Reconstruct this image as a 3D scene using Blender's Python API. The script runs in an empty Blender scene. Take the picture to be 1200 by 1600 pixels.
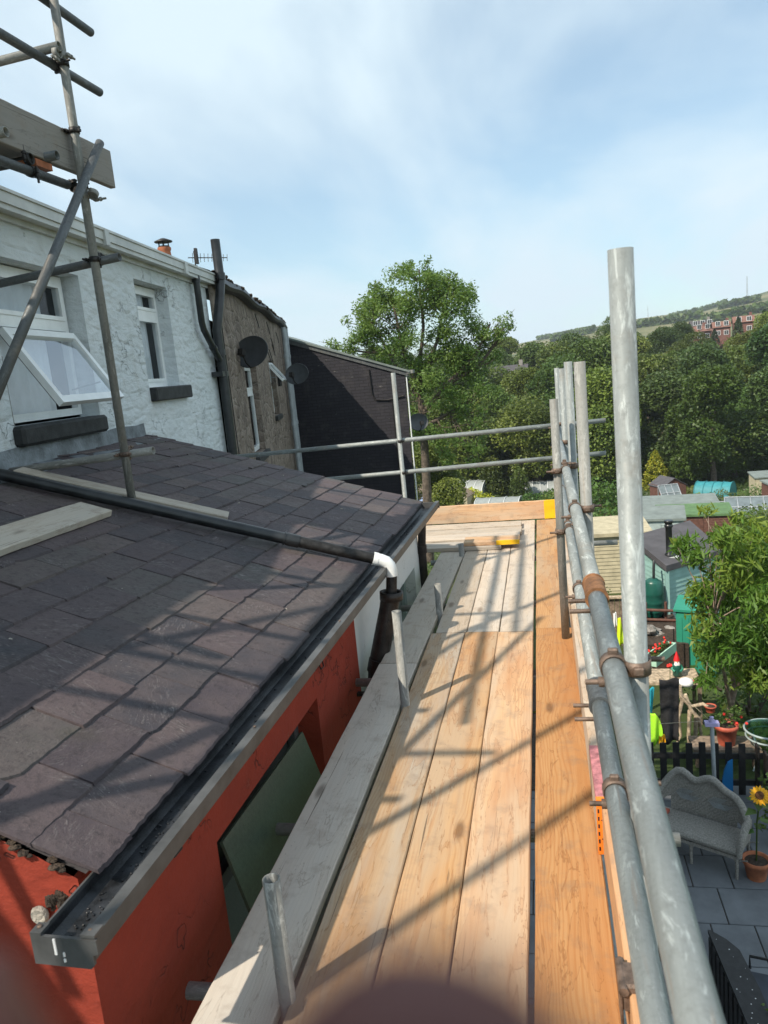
import bpy, math, random
import numpy as np
from mathutils import Vector, Matrix
R = math.radians
rnd = random.Random(11)
SC = bpy.context.scene
COL = SC.collection

# ------------------------------------------------------------------ camera
def vn(v): return v / np.linalg.norm(v)
FPX = 1202.0
_dY = vn(np.array([240.0, -244.0, FPX]))
_A = 240 * 0.097 - 244
_ny = -FPX * FPX / _A
_up = -vn(np.array([0.097 * _ny, _ny, FPX]))
_X = vn(np.cross(_dY, _up))
if _X[0] < 0: _X = -_X
RW = np.stack([_X, _dY, _up])
right, down, fwd = RW[:, 0], RW[:, 1], RW[:, 2]
CAM = Vector((0, 0, 1.68))
cd = bpy.data.cameras.new('camera')
cam = bpy.data.objects.new('camera', cd); COL.objects.link(cam)
cam.matrix_world = Matrix(((right[0], -down[0], -fwd[0], CAM.x), (right[1], -down[1], -fwd[1], CAM.y),
                           (right[2], -down[2], -fwd[2], CAM.z), (0, 0, 0, 1)))
cd.sensor_fit = 'VERTICAL'; cd.sensor_height = 36; cd.sensor_width = 27
cd.lens = FPX / 1600 * 36
cd.clip_start = 0.005; cd.clip_end = 20000
cd.dof.use_dof = True; cd.dof.focus_distance = 5.5; cd.dof.aperture_fstop = 8.5
SC.camera = cam

# ------------------------------------------------------------------ light
SUN_EL, SUN_AZ = 47.0, 219.3
w = bpy.data.worlds.new('World'); SC.world = w; w.use_nodes = True
nt = w.node_tree; nt.nodes.clear()
def wn(t, **k):
    n = nt.nodes.new(t)
    for a, b in k.items(): setattr(n, a, b)
    return n
wo = wn('ShaderNodeOutputWorld'); bg = wn('ShaderNodeBackground')
sky = wn('ShaderNodeTexSky', sky_type='NISHITA', sun_disc=False)
sky.sun_elevation = R(SUN_EL); sky.sun_rotation = R(SUN_AZ)
sky.air_density = 1.0; sky.dust_density = 0.6; sky.ozone_density = 1.2
tc = wn('ShaderNodeTexCoord'); sep = wn('ShaderNodeSeparateXYZ')
nt.links.new(tc.outputs['Generated'], sep.inputs[0])
# thin cloud layer: project the direction onto a high plane
add = wn('ShaderNodeMath', operation='ADD'); add.inputs[1].default_value = 0.22
nt.links.new(sep.outputs['Z'], add.inputs[0])
dv = wn('ShaderNodeVectorMath', operation='DIVIDE'); cmb = wn('ShaderNodeCombineXYZ')
for i in range(3): nt.links.new(add.outputs[0], cmb.inputs[i])
nt.links.new(tc.outputs['Generated'], dv.inputs[0]); nt.links.new(cmb.outputs[0], dv.inputs[1])
mp = wn('ShaderNodeMapping'); mp.inputs['Scale'].default_value = (1.0, 0.55, 0.4); mp.inputs['Rotation'].default_value = (0, 0, R(-22))
mp.inputs['Location'].default_value = (0.35, 0.2, 0)
nt.links.new(dv.outputs[0], mp.inputs[0])
n1 = wn('ShaderNodeTexNoise'); n1.inputs['Scale'].default_value = 1.25; n1.inputs['Detail'].default_value = 7; n1.inputs['Roughness'].default_value = 0.5
n1.inputs['Distortion'].default_value = 0.35
nt.links.new(mp.outputs[0], n1.inputs['Vector'])
cr = wn('ShaderNodeValToRGB'); cr.color_ramp.elements[0].position = 0.38; cr.color_ramp.elements[0].color = (0.28, 0.28, 0.28, 1)
cr.color_ramp.elements[1].position = 0.58; cr.color_ramp.elements[1].color = (0.97, 0.97, 0.97, 1)
nt.links.new(n1.outputs[0], cr.inputs[0])
mx = wn('ShaderNodeMixRGB'); mx.inputs[2].default_value = (5.6, 6.7, 7.35, 1)
tint = wn('ShaderNodeMixRGB', blend_type='MULTIPLY'); tint.inputs[0].default_value = 1; tint.inputs[2].default_value = (.86, 1.10, 1.10, 1)
nt.links.new(sky.outputs[0], tint.inputs[1]); nt.links.new(cr.outputs[0], mx.inputs[0]); nt.links.new(tint.outputs[0], mx.inputs[1])
nt.links.new(mx.outputs[0], bg.inputs[0]); bg.inputs[1].default_value = 0.122
nt.links.new(bg.outputs[0], wo.inputs[0])

sl = bpy.data.lights.new('sun', 'SUN'); sl.energy = 5.0; sl.angle = R(0.55); sl.color = (1.0, 0.90, 0.76)
sun = bpy.data.objects.new('sun', sl); COL.objects.link(sun)
_sd = Vector((math.sin(R(SUN_AZ)) * math.cos(R(SUN_EL)), math.cos(R(SUN_AZ)) * math.cos(R(SUN_EL)), math.sin(R(SUN_EL))))
sun.rotation_euler = (-_sd).to_track_quat('-Z', 'Y').to_euler()
vs = SC.view_settings; vs.view_transform = 'Standard'; vs.look = 'None'; vs.exposure = 0.25; vs.gamma = 1.0

# ------------------------------------------------------------------ material helper
class T:
    def __init__(s, name, base=(.5, .5, .5), rough=.7, metal=0.0, spec=.5):
        s.m = bpy.data.materials.new(name); s.m.use_nodes = True
        s.t = s.m.node_tree; s.b = s.t.nodes['Principled BSDF']; s.out = s.t.nodes['Material Output']
        s.b.inputs['Base Color'].default_value = (*base, 1); s.b.inputs['Roughness'].default_value = rough
        s.b.inputs['Metallic'].default_value = metal; s.b.inputs['Specular IOR Level'].default_value = spec
        s._c = None
    def N(s, t, **k):
        n = s.t.nodes.new(t)
        for a, b in k.items(): setattr(n, a, b)
        return n
    def L(s, a, b): s.t.links.new(a, b)
    def co(s, which='Object'):
        if s._c is None: s._c = s.N('ShaderNodeTexCoord')
        return s._c.outputs[which]
    def pos(s): return s.N('ShaderNodeNewGeometry').outputs['Position']
    def map(s, v, scale=(1, 1, 1), loc=(0, 0, 0), rot=(0, 0, 0)):
        n = s.N('ShaderNodeMapping'); n.inputs['Scale'].default_value = scale; n.inputs['Location'].default_value = loc
        n.inputs['Rotation'].default_value = rot; s.L(v, n.inputs[0]); return n.outputs[0]
    def noise(s, v, scale, detail=4, rough=.5, dist=0.0):
        n = s.N('ShaderNodeTexNoise'); n.inputs['Scale'].default_value = scale; n.inputs['Detail'].default_value = detail
        n.inputs['Roughness'].default_value = rough; n.inputs['Distortion'].default_value = dist; s.L(v, n.inputs['Vector']); return n.outputs[0]
    def vor(s, v, scale, feature='F1', out='Distance', rand=1.0):
        n = s.N('ShaderNodeTexVoronoi', feature=feature); n.inputs['Scale'].default_value = scale
        n.inputs['Randomness'].default_value = rand; s.L(v, n.inputs['Vector']); return n.outputs[out]
    def ramp(s, f, stops, interp='LINEAR'):
        n = s.N('ShaderNodeValToRGB'); c = n.color_ramp; c.interpolation = interp
        while len(c.elements) < len(stops): c.elements.new(.5)
        for e, (p, col) in zip(c.elements, stops):
            e.position = p; e.color = (*(col if hasattr(col, '__len__') else (col,) * 3), 1)
        s.L(f, n.inputs[0]); return n.outputs[0]
    def mix(s, f, a, b, mode='MIX'):
        n = s.N('ShaderNodeMixRGB', blend_type=mode)
        for i, v in ((0, f), (1, a), (2, b)):
            if hasattr(v, 'is_linked') or hasattr(v, 'links'): s.L(v, n.inputs[i])
            elif i == 0: n.inputs[0].default_value = v
            else: n.inputs[i].default_value = (*(v if hasattr(v, '__len__') else (v,) * 3), 1)
        return n.outputs[0]
    def math(s, op, a, b=0.0, c=None):
        n = s.N('ShaderNodeMath', operation=op)
        for i, v in enumerate([a, b] + ([c] if c is not None else [])):
            if hasattr(v, 'links'): s.L(v, n.inputs[i])
            else: n.inputs[i].default_value = v
        return n.outputs[0]
    def rand(s): return s.N('ShaderNodeObjectInfo').outputs['Random']
    def attr(s, name='rnd'):
        n = s.N('ShaderNodeAttribute'); n.attribute_name = name; return n
    def col(s, v): s.L(v, s.b.inputs['Base Color']); return s
    def ro(s, v): s.L(v, s.b.inputs['Roughness']); return s
    def bump(s, h, strength=.5, dist=.01):
        n = s.N('ShaderNodeBump'); n.inputs['Strength'].default_value = strength; n.inputs['Distance'].default_value = dist
        s.L(h, n.inputs['Height']); s.L(n.outputs[0], s.b.inputs['Normal']); return s
def seedvec(t, v, k=37.0):
    a = t.N('ShaderNodeVectorMath', operation='ADD'); t.L(v, a.inputs[0])
    c = t.N('ShaderNodeCombineXYZ'); r = t.rand()
    t.L(t.math('MULTIPLY', r, k), c.inputs[0]); t.L(t.math('MULTIPLY', r, k * 1.7), c.inputs[1]); t.L(t.math('MULTIPLY', r, k * .6), c.inputs[2])
    t.L(c.outputs[0], a.inputs[1]); return a.outputs[0]

M = {}
def plain(name, base, rough=.6, metal=0.0, nscale=6, var=.15, bstr=.15, bdist=.004, spec=.5):
    t = T(name, base, rough, metal, spec); v = seedvec(t, t.co())
    n = t.noise(v, nscale, 6, .6)
    a = tuple(c * (1 - var * 2) for c in base); b = tuple(min(1, c * (1 + var * 2)) for c in base)
    t.col(t.ramp(n, [(.3, a), (.7, b)])); t.bump(t.noise(v, nscale * 7, 4), bstr, bdist)
    M[name] = t.m; return t.m

def wood(name, pale, dark, stain, ringamt=.6, rough=.75, grey=None):
    t = T(name, pale, rough, 0, .25)
    v = seedvec(t, t.co(), 23.0)
    # slow wobble along the length
    wob = t.N('ShaderNodeTexNoise'); wob.inputs['Scale'].default_value = 1.0; wob.inputs['Detail'].default_value = 3
    t.L(t.map(v, (3.0, .9, 3.0)), wob.inputs['Vector'])
    sx = t.N('ShaderNodeSeparateXYZ'); t.L(t.co(), sx.inputs[0])
    # knots
    kv = t.N('ShaderNodeTexVoronoi'); kv.inputs['Scale'].default_value = 1.0; t.L(t.map(v, (5.0, 1.5, .01)), kv.inputs['Vector'])
    kd = kv.outputs['Distance']
    kn = t.math('SUBTRACT', 1.0, t.math('MULTIPLY', kd, 4.2)); kn = t.math('MAXIMUM', kn, 0.0)
    knot = t.math('POWER', kn, 2.0)
    x2 = t.math('ADD', sx.outputs[0], t.math('MULTIPLY', t.math('SUBTRACT', wob.outputs[0], .5), .22))
    xc = t.math('ADD', x2, t.math('MULTIPLY', t.math('SUBTRACT', t.rand(), .5), .14))
    zc = t.math('ADD', t.math('MULTIPLY', sx.outputs[1], .010), .055)
    rad = t.math('SQRT', t.math('ADD', t.math('MULTIPLY', xc, xc), t.math('MULTIPLY', zc, zc)))
    rad = t.math('ADD', rad, t.math('MULTIPLY', knot, .03))
    ph = t.math('MULTIPLY', rad, 560.0)
    ring = t.math('MULTIPLY_ADD', t.math('SINE', ph), .5, .5)
    ring = t.math('POWER', ring, 2.2)
    fine = t.noise(t.map(v, (260, 5, 260)), 1.0, 3, .6)
    big = t.noise(t.map(v, (5, .8, 5)), 1.0, 4, .55)
    c = t.mix(t.math('MULTIPLY', ring, ringamt), pale, dark)
    c = t.mix(t.math('MULTIPLY', t.ramp(fine, [(.42, 0), (.7, 1)]), .35), c, dark)
    c = t.mix(t.math('MULTIPLY', t.ramp(big, [(.45, 0), (.72, 1)]), .75), c, stain)
    if grey:
        g = t.noise(t.map(v, (7, 1.1, 7), (3, 5, 1)), 1.0, 5, .6)
        c = t.mix(t.ramp(g, [(.38, 0), (.62, .85)]), c, grey)
    c = t.mix(t.ramp(knot, [(.25, 0), (.6, .8)]), c, tuple(x * .45 for x in dark))
    crk = t.noise(t.map(v, (75, 1.3, 75)), 1.0, 2, .5, .4)
    crm = t.ramp(crk, [(.27, 1), (.30, 0)])
    c = t.mix(t.math('MULTIPLY', crm, .7), c, (.06, .045, .03))
    dirt = t.noise(v, 9, 6, .65)
    c = t.mix(t.ramp(dirt, [(.52, 0), (.74, .55)]), c, (.22, .165, .125)); wat = t.noise(t.map(v, (16, 2.2, 16), (9, 1, 4)), 1.0, 4, .6, 1.2); wl_ = t.math('ABSOLUTE', t.math('SUBTRACT', wat, .56)); c = t.mix(t.ramp(wl_, [(.004, .55), (.014, 0)]), c, tuple(x * .6 for x in stain)); c = t.mix(t.ramp(wat, [(.56, 0), (.58, .28)]), c, stain)
    sp = t.vor(v, 26); c = t.mix(t.ramp(sp, [(.035, .7), (.06, 0)]), c, (.08, .06, .05))
    r = t.rand()
    hs = t.N('ShaderNodeHueSaturation'); t.L(t.math('MULTIPLY_ADD', r, .35, .82), hs.inputs['Value'])
    t.L(t.math('MULTIPLY_ADD', r, -.2, 1.08), hs.inputs['Saturation']); t.L(c, hs.inputs['Color'])
    t.col(hs.outputs[0])
    t.bump(t.math('ADD', t.math('MULTIPLY', fine, .6), t.math('SUBTRACT', t.math('MULTIPLY', ring, .25), crm)), .45, .0016)
    M[name] = t.m; return t
wood('wood_orange', (.55, .32, .16), (.42, .19, .075), (.45, .21, .095), .45)
wood('wood_new', (.56, .345, .175), (.41, .20, .08), (.42, .20, .085), .5, grey=(.47, .345, .23))
wood('wood_pale', (.52, .43, .335), (.38, .285, .20), (.43, .335, .24), .4, grey=(.43, .38, .32))
wood('wood_mixed', (.50, .38, .26), (.35, .22, .12), (.42, .24, .12), .4, grey=(.43, .38, .32))
wood('wood_grey', (.46, .405, .335), (.33, .28, .225), (.38, .32, .26), .3, grey=(.42, .385, .335))

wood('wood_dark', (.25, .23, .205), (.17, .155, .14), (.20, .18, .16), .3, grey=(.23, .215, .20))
def galv(name, base, rough, metal):
    t = T(name, base, rough, metal, .5); v = seedvec(t, t.co(), 11)
    a = t.noise(t.map(v, (14, 14, 2.2)), 1.0, 6, .65, .6)
    b = t.noise(v, 60, 5, .7)
    c = t.ramp(a, [(.28, tuple(x * .62 for x in base)), (.5, base), (.72, tuple(min(1, x * 1.28) for x in base))])
    c = t.mix(t.ramp(b, [(.5, 0), (.68, .35)]), c, tuple(x * .5 for x in base))
    sp = t.vor(v, 48); sc2 = t.noise(t.map(v, (40, 40, 9), (5, 2, 1)), 1.0, 5, .75, .8); c = t.mix(t.ramp(sc2, [(.55, 0), (.65, .55)]), c, tuple(min(1, x * 2.2) for x in base)); dd_ = t.noise(v, 5, 5, .7); c = t.mix(t.ramp(dd_, [(.56, 0), (.72, .5)]), c, (.20, .17, .135))
    st = t.noise(t.map(v, (60, 60, 3.0)), 1.0, 2, .5, .3); c = t.mix(t.ramp(st, [(.64, 0), (.68, .5)]), c, (.22, .19, .16))
    t.col(c); t.ro(t.ramp(b, [(.3, rough - .12), (.7, rough + .18)]))
    t.bump(t.math('ADD', a, t.math('MULTIPLY', b, .35)), .5, .003); M[name] = t.m
galv('galvanised', (.235, .255, .25), .55, .15)
galv('galvanised_dull', (.22, .22, .205), .65, .1)
galv('galvanised_dark', (.085, .092, .095), .55, .15)
plain('rust', (.15, .105, .08), .55, .35, 30, .3, .5, .002)
plain('rust_orange', (.26, .12, .05), .8, .1, 18, .35, .5, .002)
plain('steel_dark', (.035, .033, .032), .5, .6, 30, .3, .3, .002)

# slates
t = T('slate', (.1, .09, .1), .7, 0, .22); at = t.attr(); sp3 = t.N('ShaderNodeSeparateColor'); t.L(at.outputs['Color'], sp3.inputs[0])
off = t.N('ShaderNodeVectorMath', operation='MULTIPLY_ADD'); t.L(at.outputs['Color'], off.inputs[0]); off.inputs[1].default_value = (40, 40, 40); t.L(t.co(), off.inputs[2])
rv = t.N('ShaderNodeVectorRotate', rotation_type='Z_AXIS'); t.L(off.outputs[0], rv.inputs['Vector']); t.L(t.math('MULTIPLY', sp3.outputs[1], 6.3), rv.inputs['Angle'])
base = t.ramp(sp3.outputs[0], [(0, (.058, .047, .055)), (.35, (.094, .072, .076)), (.6, (.044, .043, .052)), (.8, (.105, .083, .080)), (1, (.074, .072, .070))])
n = t.noise(off.outputs[0], 7, 6, .65); c = t.mix(t.ramp(n, [(.35, .0), (.7, .6)]), base, (.125, .10, .10))
scr = t.noise(t.map(rv.outputs[0], (60, 16, 9)), 1.0, 6, .75, 1.4); gate = t.noise(off.outputs[0], 5, 2)
sm = t.math('MULTIPLY', t.ramp(scr, [(.52, 0), (.70, 1)]), t.ramp(gate, [(.46, 0), (.66, .8)]))
c = t.mix(sm, c, (.27, .245, .24)); ro_e = t.noise(off.outputs[0], 28, 6, .8); c = t.mix(t.ramp(ro_e, [(.50, 0), (.72, .75)]), c, (.022, .020, .024)); mo = t.noise(t.co(), 2.2, 5, .6)
c = t.mix(t.ramp(mo, [(.58, 0), (.72, .4)]), c, (.06, .058, .032))
ds = t.vor(off.outputs[0], 22); c = t.mix(t.ramp(ds, [(.02, .8), (.04, 0)]), c, (.5, .48, .44))
t.col(c); t.ro(t.ramp(n, [(.3, .55), (.7, .85)])); t.bump(t.math('ADD', n, t.math('ADD', t.math('MULTIPLY', sm, .3), t.math('MULTIPLY', t.noise(off.outputs[0], 40, 6, .8), .7))), 1.0, .007); M['slate'] = t.m

# walls
def render_wall(name, base, c2, crackcol, bs, bd, scale=3.0, peel=None, lump=(4, 4, 7), crk_amt=.85):
    t = T(name, base, .85, 0, .3); v = t.co()
    lm = t.noise(t.map(v, lump), 1.0, 5, .55, .4); n = t.noise(v, scale, 6, .65); f = t.noise(v, 45, 6, .7)
    c = t.mix(t.ramp(n, [(.35, 0), (.7, .8)]), base, c2)
    cv = t.noise(t.map(v, (1, 1, 1), (4, 2, 9)), 2.6, 4, .6)
    crk = t.math('ABSOLUTE', t.math('SUBTRACT', cv, .5)); crk = t.math('MULTIPLY', t.ramp(crk, [(.002, 1), (.006, 0)]), t.ramp(t.noise(v, 1.7, 3), [(.5, 0), (.58, 1)]))
    c = t.mix(t.math('MULTIPLY', crk, crk_amt), c, crackcol)
    if peel:
        p = t.noise(v, 5.5, 8, .72); g = t.noise(v, .9, 2)
        pm = t.math('MULTIPLY', t.ramp(p, [(.63, 0), (.66, 1)]), t.ramp(g, [(.47, 0), (.56, 1)])); c = t.mix(t.math('MULTIPLY', pm, .8 if name == 'red_render' else .25), c, peel)
        lm = t.math('SUBTRACT', lm, t.math('MULTIPLY', pm, .25))
    sv = t.vor(t.map(v, (9, 9, 16)), 1.0); lm2 = t.math('ADD', lm, t.math('MULTIPLY', sv, .3))
    if name == 'white_stone': ed_ = t.vor(t.map(v, (2.4, 2.4, 7.0)), 1.0, 'DISTANCE_TO_EDGE', rand=.75); lm2 = t.math('ADD', lm2, t.math('MULTIPLY', t.ramp(ed_, [(0, 0), (.16, 1)]), .16)); stn = t.noise(t.map(v, (5, 5, .7)), 1.0, 5, .6); c = t.mix(t.ramp(stn, [(.58, 0), (.74, .30)]), c, (.40, .40, .37))
    t.col(c); t.bump(t.math('ADD', t.math('MULTIPLY', f, .25), t.math('SUBTRACT', lm2, t.math('MULTIPLY', crk, .5))), bs, bd); M[name] = t.m; return t
render_wall('red_render', (.30, .042, .022), (.22, .033, .019), (.07, .02, .015), .7, .02, 2.5, peel=(.30, .08, .05))
render_wall('white_stone', (.64, .68, .70), (.57, .62, .64), (.30, .28, .26), .95, .035, 1.6, peel=(.46, .42, .38), lump=(3.6, 2.2, 8), crk_amt=.15)
render_wall('white_render', (.66, .66, .64), (.58, .60, .60), (.3, .28, .25), .4, .01, 2.5)
t = T('rough_stone', (.2, .16, .12), .9, 0, .2); v = t.co(); d = t.vor(t.map(v, (4, 4, 7)), 1.0); n = t.noise(v, 3.0, 7, .7, .5)
n2 = t.noise(t.map(v, (5, 5, 4.0), (7, 1, 3)), 1.0, 8, .75, 1.2); ed = t.vor(t.map(v, (3.2, 3.2, 5.5)), 1.0, 'DISTANCE_TO_EDGE')
c = t.ramp(n, [(.3, (.13, .10, .085)), (.5, (.25, .20, .165)), (.7, (.40, .33, .28))]); c = t.mix(t.ramp(n2, [(.52, 0), (.68, .75)]), c, (.065, .055, .048)); c = t.mix(t.ramp(ed, [(.02, .35), (.07, 0)]), c, (.34, .30, .26))
t.col(c); t.bump(t.math('ADD', n, t.math('ADD', t.math('MULTIPLY', n2, .8), t.math('MULTIPLY', t.ramp(ed, [(0, 0), (.15, 1)]), .4))), 1.0, .06); M['rough_stone'] = t.m
t = T('black_brick', (.03, .03, .033), .7, 0, .25); v = t.map(t.co(), (1, 1, 1), rot=(R(90), 0, 0))
br = t.N('ShaderNodeTexBrick'); br.inputs['Scale'].default_value = 1; br.inputs['Brick Width'].default_value = .225; br.inputs['Row Height'].default_value = .075
br.inputs['Mortar Size'].default_value = .006; br.inputs['Color1'].default_value = (.036, .034, .041, 1); br.inputs['Color2'].default_value = (.029, .028, .035, 1); br.inputs['Mortar'].default_value = (.018, .018, .02, 1)
t.L(v, br.inputs['Vector']); c = t.mix(t.ramp(t.noise(t.co(), 2.5, 6, .7), [(.55, 0), (.75, .5)]), br.outputs[0], (.085, .078, .075))
c = t.mix(t.ramp(t.noise(t.map(t.co(), (5, 5, 14)), 1.0, 3, .6), [(.70, 0), (.74, .6)]), c, (.18, .17, .16))
t.col(c); t.bump(t.math('SUBTRACT', t.noise(t.co(), 8, 4), br.outputs['Fac']), .7, .008); M['black_brick'] = t.m

plain('black_plastic', (.018, .02, .022), .32, 0, 9, .3, .1, .002)
plain('gutter_grey', (.075, .076, .077), .5, .1, 9, .18, .2, .002)
plain('gutter_lining', (.02, .022, .026), .45, 0, 20, .4, .4, .004)
plain('gutter_white', (.50, .51, .49), .4, 0, 5, .08, .1, .002)
plain('white_plastic', (.78, .80, .80), .3, 0, 5, .05, .05, .001)
plain('lead', (.17, .19, .21), .55, .3, 7, .25, .5, .01)
plain('black_stone', (.02, .021, .022), .7, 0, 12, .4, .5, .006)
plain('cast_iron', (.022, .018, .016), .45, .2, 16, .5, .8, .004)
plain('pipe_grey', (.34, .37, .39), .5, 0, 5, .12, .1, .003)
plain('curtain', (.62, .64, .66), .9, 0, 4, .06, .2, .02)
plain('room_dark', (.035, .037, .04), .9, 0, 3, .1, .1, .01)
plain('mortar', (.33, .30, .26), .95, 0, 14, .3, 1, .01)
plain('terracotta', (.38, .13, .06), .8, 0, 12, .15, .3, .003)
plain('terracotta_red', (.42, .09, .05), .6, 0, 12, .12, .2, .003)
plain('dish_grey', (.055, .06, .065), .5, .1, 6, .12, .1, .002)
plain('fence_black', (.012, .012, .013), .6, 0, 20, .3, .5, .003)
plain('old_timber', (.20, .15, .11), .9, 0, 14, .3, .6, .006)
plain('brown_timber', (.115, .05, .035), .8, 0, 9, .2, .5, .006)
plain('driftwood', (.42, .33, .23), .9, 0, 16, .3, .8, .01)
plain('turquoise_paint', (.25, .42, .39), .6, 0, 3, .06, .2, .003)
plain('felt_dark', (.075, .072, .08), .9, 0, 3, .12, .5, .005)
plain('felt_green', (.09, .17, .07), .9, 0, 3, .12, .4, .005)
plain('felt_grey', (.17, .20, .19), .9, 0, 2, .1, .4, .005)
plain('beige_board', (.42, .37, .25), .8, 0, 4, .1, .3, .004)
plain('cream_board', (.60, .60, .44), .8, 0, 4, .1, .3, .004)
plain('pale_blue_board', (.30, .36, .36), .8, 0, 4, .1, .3, .004)
plain('green_plastic', (.012, .085, .065), .35, 0, 4, .1, .1, .003)
plain('green_box', (.025, .24, .16), .5, 0, 3, .06, .1, .003)
plain('mint_paint', (.42, .66, .52), .6, 0, 6, .06, .1, .003)
plain('soil', (.05, .035, .025), .95, 0, 25, .4, 1, .01)
plain('rock', (.28, .26, .24), .9, 0, 6, .3, 1, .03)
plain('white_paint', (.80, .80, .80), .6, 0, 5, .05, .1, .003)
plain('red_paint', (.65, .02, .025), .5, 0, 5, .05, .1, .002)
plain('skin_paint', (.62, .36, .25), .6, 0, 5, .05, .1, .002)
plain('black_cloth', (.015, .015, .017), .95, 0, 5, .3, .6, .02)
plain('cyan_cloth', (.02, .36, .46), .9, 0, 5, .08, .4, .01)
plain('lime_cloth', (.34, .70, .03), .9, 0, 5, .05, .4, .01)
plain('hivis_cloth', (.66, .86, .02), .85, 0, 5, .05, .4, .01)
plain('blue_plastic', (.01, .16, .42), .45, 0, 3, .06, .1, .003)
plain('wicker', (.27, .255, .23), .8, 0, 55, .2, 1, .006)
plain('navy_plastic', (.018, .026, .045), .5, 0, 8, .2, .2, .003)
plain('flag_stone', (.125, .135, .148), .85, 0, 2.5, .14, .4, .004)
plain('yellow_mark', (.80, .46, .005), .7, 0, 6, .1, .3, .002)
plain('orange_mark', (.78, .20, .015), .6, 0, 6, .12, .2, .002)
plain('pink_mark', (.42, .16, .17), .75, 0, 30, .3, .2, .002)
plain('tarp_blue', (.22, .30, .48), .6, 0, 3, .1, .5, .03)
plain('net_cyan', (.03, .22, .25), .6, 0, 3, .1, .4, .02)
plain('net_white', (.26, .28, .27), .5, 0, 3, .08, .3, .02)
plain('brick_red', (.18, .085, .068), .85, 0, 2, .12, .2, .01)
plain('house_stone', (.24, .22, .20), .85, 0, 2, .12, .2, .01)
plain('roof_dark', (.07, .065, .07), .85, 0, 2, .12, .3, .01)
plain('roof_red', (.20, .10, .075), .85, 0, 2, .12, .3, .01)
plain('petal', (.85, .42, .01), .6, 0, 9, .12, .2, .002)
plain('flower_red', (.70, .03, .02), .6, 0, 9, .12, .2, .002)
plain('flower_mauve', (.40, .36, .58), .6, 0, 9, .12, .2, .002)
plain('seed_brown', (.10, .04, .01), .9, 0, 60, .4, 1, .004)
plain('rope', (.35, .30, .22), .9, 0, 30, .1, .3, .002)

def glassy(name, tint, tr, rough=.03):
    t = T(name, tint, rough, 0, .5)
    g = t.N('ShaderNodeBsdfGlossy'); g.inputs['Roughness'].default_value = rough; g.inputs['Color'].default_value = (.95, .97, 1, 1)
    tb = t.N('ShaderNodeBsdfTransparent'); tb.inputs['Color'].default_value = (*tr, 1)
    fr = t.N('ShaderNodeFresnel'); fr.inputs['IOR'].default_value = 1.6
    m = t.N('ShaderNodeMixShader'); t.L(t.math('MULTIPLY_ADD', fr.outputs[0], .38, .02), m.inputs[0]); t.L(tb.outputs[0], m.inputs[1]); t.L(g.outputs[0], m.inputs[2])
    t.L(m.outputs[0], t.out.inputs['Surface']); M[name] = t.m
glassy('glass', (.5, .5, .5), (.86, .90, .92)); glassy('glass_table', (.5, .7, .65), (.55, .75, .70), .1)
plain('obscured_glass', (.055, .075, .055), .28, 0, 60, .12, .4, .002)
plain('greenhouse_glass', (.14, .17, .18), .35, 0, 2, .12, .1, .01)

def foliage(name, a, b, c3, trans=.35, glint=.45):
    t = T(name, a, .5, 0, .35); at = t.attr(); s3 = t.N('ShaderNodeSeparateColor'); t.L(at.outputs['Color'], s3.inputs[0])
    c = t.ramp(s3.outputs[0], [(0, a), (.55, b), (1, c3)])
    hs = t.N('ShaderNodeHueSaturation'); r = t.rand()
    t.L(t.math('MULTIPLY_ADD', r, .05, .475), hs.inputs['Hue']); r2 = t.math('FRACT', t.math('MULTIPLY', r, 7.31))
    t.L(t.math('MULTIPLY_ADD', r2, .75, .65), hs.inputs['Value']); t.L(c, hs.inputs['Color']); t.col(hs.outputs[0])
    tl = t.N('ShaderNodeBsdfTranslucent'); t.L(t.mix(.5, hs.outputs[0], (.20, .26, .03)), tl.inputs['Color'])
    m = t.N('ShaderNodeMixShader'); m.inputs[0].default_value = trans; t.L(t.b.outputs[0], m.inputs[1]); t.L(tl.outputs[0], m.inputs[2])
    t.L(m.outputs[0], t.out.inputs['Surface']); M[name] = t.m
foliage('leaf_wood', (.062, .102, .022), (.096, .145, .028), (.14, .19, .038), .25)
foliage('leaf_wood_yellow', (.075, .112, .020), (.112, .155, .027), (.155, .195, .036), .25)
foliage('leaf_wood_dark', (.042, .078, .024), (.062, .11, .030), (.09, .14, .038), .25)
foliage('leaf_ash', (.070, .14, .034), (.105, .19, .045), (.15, .235, .06), .45)
foliage('leaf_peach', (.07, .15, .022), (.12, .23, .032), (.26, .32, .05), .4)
foliage('leaf_yellow', (.20, .26, .02), (.30, .34, .03), (.42, .40, .04), .3)
foliage('leaf_conifer', (.018, .035, .014), (.028, .05, .018), (.04, .07, .02), .1)
foliage('leaf_garden', (.04, .085, .018), (.07, .13, .025), (.14, .18, .04), .3)
plain('bark', (.11, .085, .065), .9, 0, 8, .3, 1, .02)
plain('bark_pale', (.26, .19, .15), .9, 0, 12, .25, .8, .01)
t = T('grass_ground', (.07, .1, .03), .95, 0, .2); v = t.pos(); n = t.noise(v, .12, 6, .6); f = t.noise(v, 3.0, 6, .7)
c = t.ramp(n, [(.35, (.05, .075, .022)), (.55, (.075, .10, .03)), (.7, (.13, .12, .05))]); c = t.mix(t.ramp(f, [(.4, 0), (.7, .6)]), c, (.035, .05, .018)); t.col(c); t.bump(f, .8, .1); M['grass_ground'] = t.m
t = T('moor_grass', (.2, .2, .1), .95, 0, .1); v = t.pos(); n = t.noise(v, .006, 7, .65)
c = t.ramp(n, [(.38, (.075, .10, .045)), (.5, (.17, .165, .085)), (.62, (.24, .21, .11))]); t.col(c); M['moor_grass'] = t.m

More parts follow.
